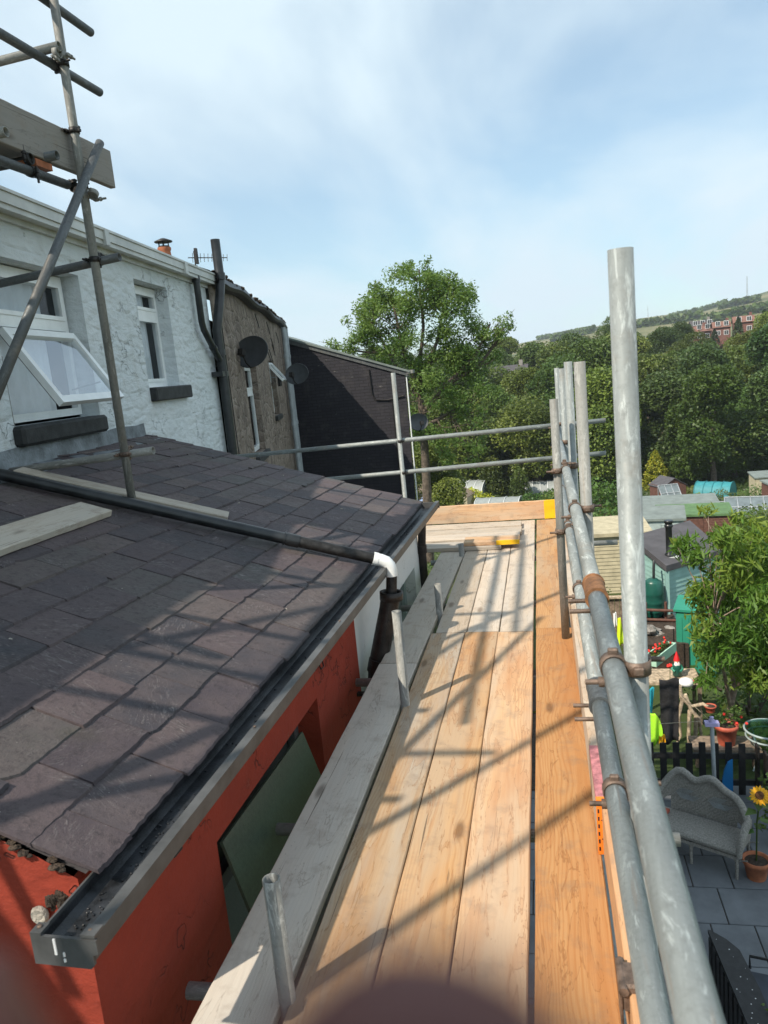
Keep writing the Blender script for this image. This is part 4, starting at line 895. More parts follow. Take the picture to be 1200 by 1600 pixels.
coupler(tw, (XT - .05, 3.78, 2.85), (0, 1, 0), (1, 0, 0), (0, 0, .06), 'steel_dark'); coupler(tw, (-3.33, 4.40, 1.33), (0, 0, 1), (1, 0, 0), (0, -.05, 0), 'steel_dark'); coupler(tw, (XT, 4.17, 3.52), (0, 0, 1), (1, 0, 0), (0, -.05, 0), 'galvanised_dull')
tw_b = 'boards of the tower platform'
for i, (x, y0_, y1_) in enumerate(((-3.32, .25, 4.0), (-3.09, 3.2, 4.02), (-2.86, 3.25, 4.0), (-2.63, 3.25, 3.98))):
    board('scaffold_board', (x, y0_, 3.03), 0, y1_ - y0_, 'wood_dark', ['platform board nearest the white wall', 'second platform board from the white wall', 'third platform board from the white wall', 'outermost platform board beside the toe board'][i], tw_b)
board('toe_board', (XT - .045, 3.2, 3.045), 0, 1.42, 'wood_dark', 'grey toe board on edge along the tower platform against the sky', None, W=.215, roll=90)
m = MB(); m.box((XT - .19, 3.84, 2.895), (XT - .05, 3.98, 2.93)); o = m.build('timber_block', 'terracotta', None, loc=(XT - .1, 3.9, 2.9)); tag(o, 'small orange-red timber packer under the tower platform', 'block')
# roof boards
pa, pb_ = RP(2.0, 3.98, .065), RP(.885, 4.39, .055)
dv_ = pb_ - pa; azb = math.degrees(math.atan2(dv_.x, dv_.y)); sl2 = math.degrees(math.atan2(dv_.z, math.hypot(dv_.x, dv_.y)))
b1 = board('scaffold_board', tuple(pa + Vector((.04, .10, .0))), azb, dv_.length, 'wood_grey', 'board under the foot of the tower scaffold behind the black pipe', 'boards laid on the slates', W=.2, tiltx=sl2)
pa, pb_ = RP(1.30, 2.55, .065), RP(1.37, 3.90, .065); dv_ = pb_ - pa; azb = math.degrees(math.atan2(dv_.x, dv_.y)); sl2 = math.degrees(math.atan2(dv_.z, math.hypot(dv_.x, dv_.y)))
b2 = board('scaffold_board', tuple(pa), azb, dv_.length, 'wood_grey', 'grey board lying along the slates at the left edge in front of the black pipe', 'boards laid on the slates', W=.2, tiltx=sl2, roll=18)
# ------------------------------------------------------------------ plants
nr = np.random.default_rng(3)
def leaf_arrays(cent, ln, wd, up=.4, droop=0.0):
    n = len(cent); d = nr.normal(size=(n, 3)); d[:, 2] = d[:, 2] * .7 - droop; d /= np.linalg.norm(d, axis=1)[:, None]
    nn = nr.normal(size=(n, 3)); nn[:, 2] = np.abs(nn[:, 2]) + up; s_ = np.cross(d, nn); s_ /= np.linalg.norm(s_, axis=1)[:, None]
    L = (ln * nr.uniform(.7, 1.3, n))[:, None]; W_ = (wd * nr.uniform(.7, 1.3, n))[:, None]
    v = np.stack([cent - d * L * .5, cent + s_ * W_ * .5 + d * L * .05, cent + d * L * .5, cent - s_ * W_ * .5 + d * L * .05], axis=1)
    return v.reshape(-1, 3)
def leaf_mesh(name, V, mat, rv=None):
    n = len(V) // 4; me = bpy.data.meshes.new(name)
    me.vertices.add(n * 4); me.vertices.foreach_set('co', V.astype(np.float32).ravel()); me.loops.add(n * 4); me.loops.foreach_set('vertex_index', np.arange(n * 4, dtype=np.int32))
    me.polygons.add(n); me.polygons.foreach_set('loop_start', np.arange(0, n * 4, 4, dtype=np.int32)); me.polygons.foreach_set('loop_total', np.full(n, 4, dtype=np.int32))
    me.materials.append(M[mat]); a = me.attributes.new('rnd', 'FLOAT_COLOR', 'FACE'); c = nr.random((n, 4)); 
    if rv is not None: c[:, 0] = np.clip(rv + nr.normal(0, .09, n), 0, 1)
    a.data.foreach_set('color', c.astype(np.float32).ravel()); me.update(calc_edges=True); return me
def lobes_pts(lobes, dens, shell=.6, lowcut=-.75):
    P, Rv = [], []
    for (x, y, z, r) in lobes:
        n = max(8, int(dens * r * r)); d = nr.normal(size=(n, 3)); d /= np.linalg.norm(d, axis=1)[:, None]; d = d[d[:, 2] > lowcut]
        rr_ = r * (shell + (1.08 - shell) * nr.random(len(d)) ** .6)[:, None]; rr_ *= (1 + .13 * np.sin(d[:, :1] * 7 + x * 3) * np.cos(d[:, 1:2] * 6 + y))
        P.append(np.array([x, y, z]) + d * rr_ * np.array([1, 1, .85])); Rv.append(np.full(len(d), nr.random()))
    return np.concatenate(P), np.concatenate(Rv)
def put(name, me, parent=None, loc=(0, 0, 0)):
    o = bpy.data.objects.new(name, me); COL.objects.link(o); o.location = loc; WM[o] = Matrix.Translation(Vector(loc))
    if parent: o.parent = parent
    return o
def trunk_mb(h, r, limbs, top=.7, seed=0):
    rs2 = random.Random(seed); m = MB(); pts = [(0, 0, -.3)]; 
    for k in range(1, 6): pts.append((rs2.uniform(-.04, .04) * h * .3, rs2.uniform(-.04, .04) * h * .3, h * top * k / 5))
    m.path(pts, r, 8, radii=[r * (1.15 - .75 * k / 5) for k in range(6)])
    for (x, y, z, rr_) in limbs:
        zs = min(z * .75, h * top * rs2.uniform(.45, .95)); st = Vector((0, 0, zs)); en = Vector((x, y, z)); mid = st.lerp(en, .5) + Vector((0, 0, -.06 * h * rs2.random()))
        m.path([st, mid, en], r * .3, 5, radii=[r * .35, r * .2, r * .06])
    return m
# six woodland crowns shared by every tree of the wood
variants = []
for k in range(6):
    H_ = 11; lob = []
    for i in range(19 + k):
        th, f_ = nr.uniform(0, 6.28), math.sqrt(nr.random()); zf = nr.random(); rad = 4.0 * math.sin(math.pi * min(.93, .18 + zf * .80)) ** .8
        lob.append((math.cos(th) * rad * f_ * .95, math.sin(th) * rad * f_ * .95, 1.6 + zf * 8.0, nr.uniform(1.2, 2.2)))
    P3, Rv = lobes_pts(lob, 380, .74)
    V = leaf_arrays(P3, np.full(len(P3), .30), np.full(len(P3), .20), .9)
    cm = leaf_mesh('crown', V, ['leaf_wood', 'leaf_wood_yellow', 'leaf_wood', 'leaf_wood_dark', 'leaf_wood', 'leaf_wood_yellow'][k], Rv)
    tm = trunk_mb(H_, .26, [l for l in lob[:7]], seed=k); to = tm.build('trunk', 'bark'); tmesh = to.data; bpy.data.objects.remove(to); variants.append((cm, tmesh))
def wood_tree(x, y, s_, k, label, group, sz=1.0, z=None):
    r_ = empty('woodland_tree', label, 'tree', group, (x, y, gz(x, y) if z is None else z)); a = rnd.uniform(0, 6.28)
    for nm, me in zip(('crown', 'trunk'), variants[k]):
        o = bpy.data.objects.new(nm, me); COL.objects.link(o); o.parent = r_
    r_.rotation_euler = (0, 0, a); r_.scale = (s_, s_, s_ * sz); return r_
GW = 'broadleaf trees of the wood across the valley'; LW = 'rounded dark green broadleaf tree crowded among others in the wood across the valley'
rows = [(101, 8.4, 1.1), (111, 9.2, 1.22), (123, 10, 1.28), (136, 10.5, 1.3), (150, 11, 1.3), (167, 11.5, 1.2), (187, 12.5, 1.2), (209, 13.5, 1.15), (236, 14, 1.1)]
for j, (y, dx, s_) in enumerate(rows):
    s_ *= 1.08
    x = -.24 * y - 3 + (j % 2) * dx * .5
    while x < .36 * y + 8:
        xx, yy_ = x + rnd.uniform(-.22, .22) * dx, y + rnd.uniform(-3, 3); az = math.degrees(math.atan2(xx, yy_)); sc_ = s_ * rnd.uniform(.82, 1.2)
        skip = (j >= 6 and 10.2 < az < 14.6) or (j >= 3 and -3.4 < az < -1.2 and 125 < y < 152)
        if j == 5 and 10 < az < 15: sc_ *= .75
        if not skip:
            dep = ['at the front of the wood', 'in the second row', 'in the third row', 'in the fourth row', 'halfway up the wood', 'above mid slope', 'high on the slope', 'just below the wooded skyline', 'on the wooded skyline'][j]
            sec = 'left of the ash tree' if az < -5.5 else 'between the ash tree and the short standards' if az < -.3 else 'between the short standards and the tall standard' if az < 5.6 else 'just right of the tall standard' if az < 10 else 'towards the right edge'
            wood_tree(xx, yy_, sc_, rnd.randrange(6), 'broadleaf tree %s, %s' % (dep, sec), 'woodland trees %s, %s' % (dep, sec), rnd.uniform(.85, 1.12))
        x += dx
for x, y, s_, lab in ((19.0, 93, 1.25, 'large rounded olive-green tree at the right edge of the wood behind the blue tunnel'), (26.5, 96, 1.2, 'broad dark tree at the far right behind the allotments'),
                      (-9.5, 64, .68, 'bushy tree low behind the far end rail left of the walkway'), (-1.5, 104, .8, 'olive bushy tree at the front of the wood behind the round clipped shrubs'), (9.0, 104, 1.15, 'tall dark tree behind the yellow conifer')):
    wood_tree(x, y, s_, rnd.randrange(6), lab, None)
# conifers by the red houses
def conifer(x, y, h, r, mat, label, group=None, z=None, dens=260):
    z = gz(x, y) if z is None else z; root = empty('conifer_tree', label, 'tree', group, (x, y, z)); n = int(dens * h); t_ = nr.random(n) ** .8; a = nr.uniform(0, 6.28, n)
    rad = r * (1 - t_) ** .75 * (.75 + .3 * nr.random(n)) * (1 + .18 * np.sin(a * 5 + t_ * 20)); P3 = np.stack([np.cos(a) * rad, np.sin(a) * rad, .04 * h + t_ * h * .97], 1)
    ls = max(.12, h * .045); put('crown', leaf_mesh('crown', leaf_arrays(P3, np.full(n, ls * 1.3), np.full(n, ls * .8), .2, .2), mat, np.repeat(nr.random(n // 20 + 1), 20)[:n]), root)
    m = MB(); m.tube((0, 0, -.2), (0, 0, h * .9), h * .02 + .03, 7, r1=.02); o = m.build('trunk', 'bark'); o.parent = root; return root
for i, (x, y, h) in enumerate(((54.8, 234, 11), (49, 236, 8.5), (61, 232, 12), (43, 238, 9), (63.5, 235, 13))):
    conifer(x, y, h, 2.6, 'leaf_conifer', 'dark pointed conifer standing by the red brick houses on the hillside', 'conifers by the hillside houses', dens=120)
conifer(12.6, 92.5, 4.6, 1.75, 'leaf_yellow', 'bright yellow-green conifer at the edge of the dark wood', dens=700)
def bush(name, x, y, lobes, mat, label, dens=500, leaf=(.1, .06), z=None, group=None, cat='shrub', shell=.55, droop=0.0, up=.4):
    root = empty(name, label, cat, group, (x, y, gz(x, y) if z is None else z)); P3, Rv = lobes_pts(lobes, dens, shell, -.9)
    put('foliage', leaf_mesh('foliage', leaf_arrays(P3, np.full(len(P3), leaf[0]), np.full(len(P3), leaf[1]), up, droop), mat, Rv), root)
    m = MB()
    for (a, b, c, r_) in lobes[:5]: m.path([(a * .1, b * .1, -.1), (a * .5, b * .5, c * .6), (a, b, c)], .03, 5)
    o = m.build('stem', 'bark'); o.parent = root; return root
bush('clipped_shrub', -6.6, 96, [(0, 0, 1.6, 1.7), (0, 0, 3.0, 1.5), (.1, 0, 4.0, 1.2), (-.5, 0, 1.0, 1.5), (.6, 0, 1, 1.5)], 'leaf_wood', 'tall dark clipped evergreen shrub, left of two round ones', 400, (.28, .18))
bush('clipped_shrub', -3.0, 92.5, [(0, 0, 1.0, 1.35), (0, 0, 2.0, 1.1), (0, 0, 2.9, .75), (0, 0, 3.5, .4)], 'leaf_wood', 'smaller clipped evergreen with a pointed top, right of the dark one', 500, (.24, .15))
bush('golden_shrub', -8.0, 83.5, [(-1.6, 0, .8, 1.1), (0, 0, 1.3, 1.3), (1.5, 0, .8, 1.1), (2.4, .3, .4, .8)], 'leaf_yellow', 'low golden-green shrub beside the pale polytunnel', 420, (.3, .2))
for x, y, l_ in ((2.6, 66, [(-1, 0, 1, 1.3), (.8, 0, 1.6, 1.5), (2, 0, .8, 1.2), (0, 0, 2.6, 1)]), (1.0, 72, [(0, 0, 1, 1.6), (1.8, 0, 1.2, 1.4)]), (-1.5, 80, [(0, 0, .8, 1.2), (1.8, 0, .9, 1.3)]), (4.2, 58, [(0, 0, 1.2, 1.5), (1.3, 0, 2.4, 1.2), (-.5, 0, 2.8, 1)])):
    bush('hedge_shrub', x, y, l_, 'leaf_garden', ['leafy garden shrub beyond the far corner of the rails, nearest to the small pale objects', 'leafy garden shrub behind the standards', 'low leafy shrub right of the pale polytunnel', 'tallest leafy shrub just right of the row of standards'][[2.6, 1.0, -1.5, 4.2].index(x)], 330, (.26, .17))
# ash tree
ash = empty('ash_tree', 'tall airy ash tree rising above the roofline right of the black brick wing', 'tree', None, (-6.1, 38, gz(-6.1, 38)))
def apx(u, v): return (-5.27 + (u - 655) / 30.7 - (v - 410) * .0030 , 6.59 - (v - 410) / 30.7 - (u - 655) * .0026)
cl = []; ar = random.Random(8)
def cloud(u, v, ru, rv_, n, r0, r1):
    k = 0
    while k < n:
        a, q2 = ar.uniform(0, 6.28), math.sqrt(ar.random()); uu, vv = u + ru * q2 * math.cos(a), v + rv_ * q2 * math.sin(a); x, z = apx(uu, vv); wy = max(.6, ru / 30.7 * math.sqrt(max(0, 1 - q2 * q2)))
        cl.append((x, 38 + ar.uniform(-wy, wy) * .9, z, ar.uniform(r0, r1))); k += 1
cloud(652, 505, 90, 90, 118, .38, .72); cloud(672, 595, 85, 60, 34, .35, .65); cloud(752, 530, 36, 44, 20, .3, .5); cloud(560, 505, 26, 32, 12, .3, .45); cloud(540, 530, 26, 14, 7, .25, .4)
cloud(655, 422, 24, 16, 8, .25, .4); cloud(690, 442, 26, 16, 6, .25, .4); cloud(600, 455, 28, 20, 8, .25, .42); cloud(782, 500, 14, 22, 5, .22, .32); cloud(700, 640, 60, 40, 14, .35, .6); cloud(735, 590, 40, 40, 12, .3, .5); cloud(715, 680, 45, 40, 14, .3, .5); cloud(640, 650, 22, 40, 9, .25, .4)
P3, Rv = lobes_pts(cl, 720, .05, -1.1); sub = nr.random(len(P3)) < .95; P3, Rv = P3[sub], Rv[sub]
base_ = np.array([-6.1, 38, gz(-6.1, 38)])
put('crown', leaf_mesh('crown', leaf_arrays(P3 - base_, np.full(len(P3), .17), np.full(len(P3), .072), .3, .25), 'leaf_ash', Rv), ash)
m = MB(); tb0 = Vector((0, 0, -.5)); bz = base_[2]
def APX(u, v, dy=0): x, z = apx(u, v); return Vector((x + 6.1, dy, z - bz))
tp = [tb0, APX(668, 740), APX(663, 660), APX(658, 610)]; m.path(tp, .25, 10, radii=[.30, .22, .19, .15])
limb = [[APX(658, 612), APX(655, 560, .2), APX(660, 500, .4), APX(655, 450, .3), APX(655, 420)], [APX(660, 630), APX(700, 585, -.4), APX(740, 545, -.3), APX(760, 500)], [APX(658, 610), APX(620, 560, .3), APX(590, 510, .5), APX(575, 480)], [APX(657, 590), APX(685, 520, -.4), APX(695, 460, -.3)],
        [APX(658, 600), APX(635, 540, -.5), APX(620, 470, -.6)], [APX(664, 650), APX(700, 630, .6), APX(735, 610, .8)], [APX(700, 585, -.4), APX(745, 560, .2), APX(780, 510, .2)]]
for l_ in limb: m.path(l_, .1, 7, radii=[.095 * (1 - i / len(l_)) + .02 for i in range(len(l_))])
nodes = [p for l_ in limb for i in range(len(l_) - 1) for p in (l_[i], l_[i].lerp(l_[i + 1], .5))]
for (x, y, z, r_) in cl:
    e = Vector((x + 6.1, y - 38, z - bz)); st = min(nodes, key=lambda p: (p - e).length + (2 if p.z > e.z else 0)); mid = st.lerp(e, .5) + Vector((ar.uniform(-.1, .1), ar.uniform(-.1, .1), -.12)); m.path([st, mid, e, e + (e - mid) * .4], .03, 5, radii=[.028, .02, .012, .006], caps=False)
o = m.build('trunk', 'bark'); o.parent = ash
# peach tree in the garden
px_, py_ = 2.85, 12.9; pz0 = gz(px_, py_)
pt = empty('peach_tree', 'small fruit tree with long drooping bright green leaves beside the turquoise shed', 'tree', None, (px_, py_, pz0)); pl = []
pr2 = random.Random(4)
spx = [(1120, 830, .22), (1150, 850, .3), (1180, 870, .34), (1095, 870, .28), (1075, 880, .16), (1130, 890, .36), (1165, 910, .4), (1100, 925, .34), (1195, 930, .4), (1135, 960, .4), (1085, 965, .22), (1170, 985, .4), (1110, 1000, .3), (1205, 1000, .4), (1150, 1030, .34), (1188, 1040, .3), (1090, 1030, .2), (1115, 1055, .2), (1230, 960, .4), (1240, 900, .4), (1215, 860, .3), (1110, 805, .1), (1178, 830, .16), (1067, 868, .08)]
def world_at(u, v, y):
    d = RW @ np.array([u - 600, v - 800, FPX]); t_ = y / d[1]; return Vector((d[0] * t_, y, 1.68 + d[2] * t_))
for u, v, r_ in spx:
    for k in range(2):
        yy_ = py_ + pr2.uniform(-.9, .9); wpt = world_at(u, v, py_); pl.append((wpt.x - px_ + pr2.uniform(-.1, .1), yy_ - py_, wpt.z - pz0 + pr2.uniform(-.1, .1), r_ * pr2.uniform(.8, 1.1)))
P3, Rv = lobes_pts(pl, 2700, .15, -1.1)
put('crown', leaf_mesh('crown', leaf_arrays(P3, np.full(len(P3), .185), np.full(len(P3), .036), .6, .9), 'leaf_peach', Rv), pt)
m = MB(); W0 = lambda u, v, dy=0: world_at(u, v, py_) - Vector((px_, py_, pz0)) + Vector((0, dy, 0))
for pth, rd in (([W0(1142, 1150), W0(1141, 1105), W0(1147, 1070), W0(1140, 1035), W0(1138, 980)], .05), ([W0(1143, 1100), W0(1155, 1060, .1), W0(1160, 1025, .2), W0(1175, 960, .3)], .042), ([W0(1150, 1072), W0(1180, 1045, -.2), W0(1205, 1020, -.3)], .03), ([W0(1141, 1105), W0(1125, 1040, -.3), W0(1105, 960, -.4)], .03)):
    m.path(pth, rd, 8, radii=[rd * (1.1 - .18 * i) for i in range(len(pth))])
o = m.build('trunk', 'bark_pale'); o.parent = pt; nd = [W0(1138, 980), W0(1175, 960, .3), W0(1205, 1020, -.3), W0(1105, 960, -.4)]
m = MB()
for (a, b, c, r_) in pl:
    e = Vector((a, b, c)); st = min(nd, key=lambda p: (p - e).length); m.path([st, st.lerp(e, .5) + Vector((0, 0, .05)), e], .01, 4, radii=[.016, .010, .004], caps=False)
o = m.build('branch', 'bark_pale'); o.parent = pt
# garden planting behind and right of the patio
bush('garden_shrub', 3.3, 13.6, [(-.6, 0, .5, .5), (0, .2, .8, .55), (.5, 0, .5, .5), (-.2, -.4, .3, .4), (.9, .1, 1.0, .5), (1.3, -.3, .5, .6)], 'leaf_garden', 'dense leafy shrubs under the fruit tree', 900, (.075, .05))
bush('garden_shrub', 3.5, 11.2, [(-.3, 0, .3, .35), (.2, .2, .5, .4), (.6, -.2, .3, .4), (.1, -.6, .2, .3)], 'leaf_garden', 'leafy bramble beside the round glass table', 1000, (.09, .06))
bush('garden_shrub', 2.35, 15.9, [(0, 0, .3, .3), (.25, .1, .4, .28), (-.2, .1, .2, .2)], 'leaf_garden', 'small leafy plant in front of the green storage box', 900, (.06, .04))
bush('golden_bush', 2.55, 20.3, [(0, 0, .5, .42), (.2, 0, .8, .36), (-.25, 0, .6, .3)], 'leaf_yellow', 'round yellow-green bush in a dark tub by the rustic fence', 900, (.07, .045))
bush('garden_shrub', 1.15, 20.6, [(-.4, 0, .4, .45), (.1, 0, .6, .5), (.4, 0, .3, .4)], 'leaf_garden', 'mossy bush below the beige shed wall', 900, (.07, .045))
bush('garden_shrub', 2.4, 40.5, [(-.8, 0, 1, 1.2), (.6, 0, 1.3, 1.2), (1.7, 0, .8, 1.0)], 'leaf_garden', 'dark leafy shrub behind the flue of the turquoise shed', 420, (.18, .12))
bush('lavender_clump', 1.25, 19.4, [(0, 0, .15, .2), (.2, 0, .2, .18)], 'flower_mauve', 'clump of mauve flowers beside the plank fence', 1500, (.04, .03))
for i, (x, y, r_, mt) in enumerate(((5.2, 31, .7, 'leaf_garden'), (6.4, 33.5, .9, 'leaf_garden'), (7.8, 36, .8, 'leaf_yellow'), (4.0, 34.5, .6, 'leaf_garden'), (9.5, 38, 1.0, 'leaf_garden'), (11.5, 47, 1.1, 'leaf_garden'), (13.2, 50, 1.0, 'leaf_garden'), (10.4, 55, .8, 'leaf_yellow'), (15.5, 54, 1.2, 'leaf_garden'), (8.0, 60, 1.0, 'leaf_garden'), (12.5, 66, 1.0, 'leaf_garden'), (15.0, 71, 1.1, 'leaf_garden'), (9.0, 70, .9, 'leaf_garden'), (18.5, 74, 1.1, 'leaf_garden'), (14.3, 77, .7, 'leaf_yellow'), (6.0, 73, 1.0, 'leaf_garden'))):
    bush('allotment_shrub', x, y, [(-r_ * .7, 0, r_ * .5, r_ * .75), (r_ * .6, .1, r_ * .6, r_ * .7), (0, -.2, r_ * .9, r_ * .7)], mt, 'untidy leafy shrub growing among the sheds and plots', 420 / max(.6, r_), (.17, .11), group='shrubs among the sheds and plots')
# allotment ground planting
xs_ = nr.uniform(-20, 34, 30000); ys_ = nr.uniform(50, 97, 30000); keep = (np.sin(xs_ * .9 + ys_ * .15) + np.sin(ys_ * .8) * .8 + nr.normal(0, .5, 30000)) > .05
xs_, ys_ = xs_[keep], ys_[keep]; hh = .15 + .75 * nr.random(len(xs_)) * (np.sin(xs_ * .35) * .4 + .7); zz = np.array([gz(a, b) for a, b in zip(xs_, ys_)]) + hh * nr.random(len(xs_))
P3 = np.stack([xs_, ys_, zz], 1); o = put('allotment_planting', leaf_mesh('allotment_planting', leaf_arrays(P3, np.full(len(P3), .5), np.full(len(P3), .28), .3, -.3), 'leaf_garden', (np.sin(xs_ * .5) * .5 + .5))); tag(o, kind='stuff')
xs_ = nr.uniform(-8, 16, 26000); ys_ = nr.uniform(11, 50, 26000); keep = (np.sin(xs_ * 2.1) + np.sin(ys_ * 1.1) + nr.normal(0, .6, 26000) > .2) & (np.abs(xs_ - 1.6) > .6 + (ys_ > 22) * 0)
xs_, ys_ = xs_[keep], ys_[keep]; zz = np.array([gz(a, b) for a, b in zip(xs_, ys_)]) + .25 * nr.random(len(xs_))
o = put('ground_cover', leaf_mesh('ground_cover', leaf_arrays(np.stack([xs_, ys_, zz], 1), np.full(len(xs_), .16), np.full(len(xs_), .09), .3, -.3), 'leaf_garden')); tag(o, kind='stuff')

# ------------------------------------------------------------------ sheds, tunnels, hillside houses
def rotz(x, y, z, a): return Matrix.Translation((x, y, z)) @ Matrix.Rotation(R(a), 4, 'Z')
def gable_shed(name, x, y, a, w_, d_, h, rise, wall, roof, label, z=None, door=True, over=.12, flat=0.0, clad=True):
    z = gz(x, y) if z is None else z; root = empty(name, label, 'shed', None, (x, y, z)); Mx = rotz(x, y, z, a); m = MB(Mx)
    if flat: m.add([(-w_ / 2, -d_ / 2, -.3), (w_ / 2, -d_ / 2, -.3), (w_ / 2, d_ / 2, -.3), (-w_ / 2, d_ / 2, -.3), (-w_ / 2, -d_ / 2, h), (w_ / 2, -d_ / 2, h), (w_ / 2, d_ / 2, h + flat), (-w_ / 2, d_ / 2, h + flat)], [(0, 1, 5, 4), (1, 2, 6, 5), (2, 3, 7, 6), (3, 0, 4, 7)])
    else:
        m.add([(-w_ / 2, -d_ / 2, -.3), (w_ / 2, -d_ / 2, -.3), (w_ / 2, -d_ / 2, h), (0, -d_ / 2, h + rise), (-w_ / 2, -d_ / 2, h)], [(0, 1, 2, 3, 4)]); m.add([(-w_ / 2, d_ / 2, -.3), (w_ / 2, d_ / 2, -.3), (w_ / 2, d_ / 2, h), (0, d_ / 2, h + rise), (-w_ / 2, d_ / 2, h)], [(4, 3, 2, 1, 0)])
        for s_ in (-1, 1): m.add([(s_ * w_ / 2, -d_ / 2, -.3), (s_ * w_ / 2, d_ / 2, -.3), (s_ * w_ / 2, d_ / 2, h), (s_ * w_ / 2, -d_ / 2, h)], [(0, 1, 2, 3)])
    if clad:   # overlapping horizontal boards
        zb = -.2
        while zb < h - .05:
            for sx, sy, ax in ((0, -1, 0), (1, 0, 1), (-1, 0, 1), (0, 1, 0)):
                t0 = zb + .008
                if ax == 0: m.add([(-w_ / 2, sy * (d_ / 2 + .022), t0), (w_ / 2, sy * (d_ / 2 + .022), t0), (w_ / 2, sy * (d_ / 2 + .004), t0 + .12), (-w_ / 2, sy * (d_ / 2 + .004), t0 + .12), (-w_ / 2, sy * (d_ / 2 + .002), t0), (w_ / 2, sy * (d_ / 2 + .002), t0)], [(0, 1, 2, 3), (0, 4, 5, 1)])
                else: m.add([(sx * (w_ / 2 + .022), -d_ / 2, t0), (sx * (w_ / 2 + .022), d_ / 2, t0), (sx * (w_ / 2 + .004), d_ / 2, t0 + .12), (sx * (w_ / 2 + .004), -d_ / 2, t0 + .12), (sx * (w_ / 2 + .002), -d_ / 2, t0), (sx * (w_ / 2 + .002), d_ / 2, t0)], [(0, 1, 2, 3), (0, 4, 5, 1)])
            zb += .128
    m.build('wall', wall, root); m = MB(Mx)
    def slab(a_, b_, c_, e_, th=.06):
        lo = [(p[0], p[1], p[2] - th) for p in (a_, b_, c_, e_)]; m.add([a_, b_, c_, e_] + lo, [(0, 1, 2, 3), (7, 6, 5, 4), (0, 4, 5, 1), (1, 5, 6, 2), (2, 6, 7, 3), (3, 7, 4, 0)])
    X_, Y_ = w_ / 2 + over, d_ / 2 + over
    if flat: slab((-X_, -Y_, h + .07), (X_, -Y_, h + .07), (X_, Y_, h + flat + .07), (-X_, Y_, h + flat + .07), .12)
    else:
        k = rise / (w_ / 2); slab((-X_, -Y_, h - over * k + .03), (0, -Y_, h + rise + .03), (0, Y_, h + rise + .03), (-X_, Y_, h - over * k + .03)); slab((0, -Y_, h + rise + .03), (X_, -Y_, h - over * k + .03), (X_, Y_, h - over * k + .03), (0, Y_, h + rise + .03))
    m.build('roof', roof, root)
    if door:
        m = MB(Mx); m.box((-.4, -d_ / 2 - .05, 0), (.4, -d_ / 2 - .024, min(h - .1, 1.8))); dd_ = m.build('door', wall, root); m = MB(Mx); m.box((.28, -d_ / 2 - .07, .9), (.32, -d_ / 2 - .05, 1.02)); m.build('handle', 'steel_dark', dd_)
    return root, Mx
# turquoise summer house
tz = -5.2; sh = empty('summer_house', 'turquoise boarded summer house with a dark felt roof and a black stove flue', 'shed', None, (2.5, 19, tz))
def WZ(u, v, z): d = RW @ np.array([u - 600, v - 800, FPX]); t_ = (z - 1.68) / d[2]; return Vector((d[0] * t_, d[1] * t_, z))
rz0, rz1 = -3.15, -2.85
A_, B_, C_, D_ = WZ(1041, 884, rz0), WZ(1130, 858, rz0), WZ(1078, 813, rz1), WZ(985, 838, rz1)
m = MB(); th_ = .14; lo = [Vector((p.x, p.y, p.z - th_)) for p in (A_, B_, C_, D_)]; m.add([A_, B_, C_, D_] + lo, [(0, 1, 2, 3), (7, 6, 5, 4), (0, 4, 5, 1), (1, 5, 6, 2), (2, 6, 7, 3), (3, 7, 4, 0)]); m.build('roof', 'felt_dark', sh)
ctr = (A_ + B_ + C_ + D_) / 4; ins = [p.lerp(Vector((ctr.x, ctr.y, p.z)), .07) for p in (A_, B_, C_, D_)]; m = MB()
for i in range(4):
    p, q2 = ins[i], ins[(i + 1) % 4]; zt0, zt1 = p.z - th_, q2.z - th_; m.add([(p.x, p.y, tz - .3), (q2.x, q2.y, tz - .3), (q2.x, q2.y, zt1), (p.x, p.y, zt0)], [(0, 1, 2, 3)]); nvec = (q2 - p).cross(Vector((0, 0, 1))); nvec.z = 0; nvec.normalize()
    zb = tz
    while zb < min(zt0, zt1) - .1: 
        o_ = nvec * .02; i_ = nvec * .004; m.add([(p.x + o_.x, p.y + o_.y, zb), (q2.x + o_.x, q2.y + o_.y, zb), (q2.x + i_.x, q2.y + i_.y, zb + .1), (p.x + i_.x, p.y + i_.y, zb + .1)], [(0, 1, 2, 3)]); m.add([(p.x + o_.x, p.y + o_.y, zb), (q2.x + o_.x, q2.y + o_.y, zb), (q2.x + nvec.x * .001, q2.y + nvec.y * .001, zb), (p.x + nvec.x * .001, p.y + nvec.y * .001, zb)], [(3, 2, 1, 0)]); zb += .105
m.build('wall', 'turquoise_paint', sh)
m = MB(); c0_ = ins[0]; m.box((c0_.x - .05, c0_.y - .06, tz), (c0_.x + .03, c0_.y + .02, rz0 - th_ - .005)); m.build('corner_post', 'turquoise_paint', sh)
fb = WZ(1046, 868, rz0 + .06); fl_ = empty('stove_flue', 'black stove flue with a ribbed cap standing on the dark felt roof', 'flue', None, tuple(fb)); m = MB(); m.lathe(fb, [(.11, 0), (.105, .04), (.075, .07), (.072, .66), (.095, .68), (.095, .72), (.08, .73), (.08, .76), (.10, .77), (.10, .82), (.085, .83)], 18); m.build('pipe', 'black_plastic', fl_)
m = MB(); m.box((fb.x - .2, fb.y - .16, fb.z - .035), (fb.x + .2, fb.y + .16, fb.z - .01), Mx=None); m.build('flashing_plate', 'gutter_white', fl_)
wbt = world_at(1020, 905, 17.4); wb = empty('water_butt', 'dark green ribbed water butt beside the turquoise wall', 'water butt', None, (wbt.x, 17.4, tz))
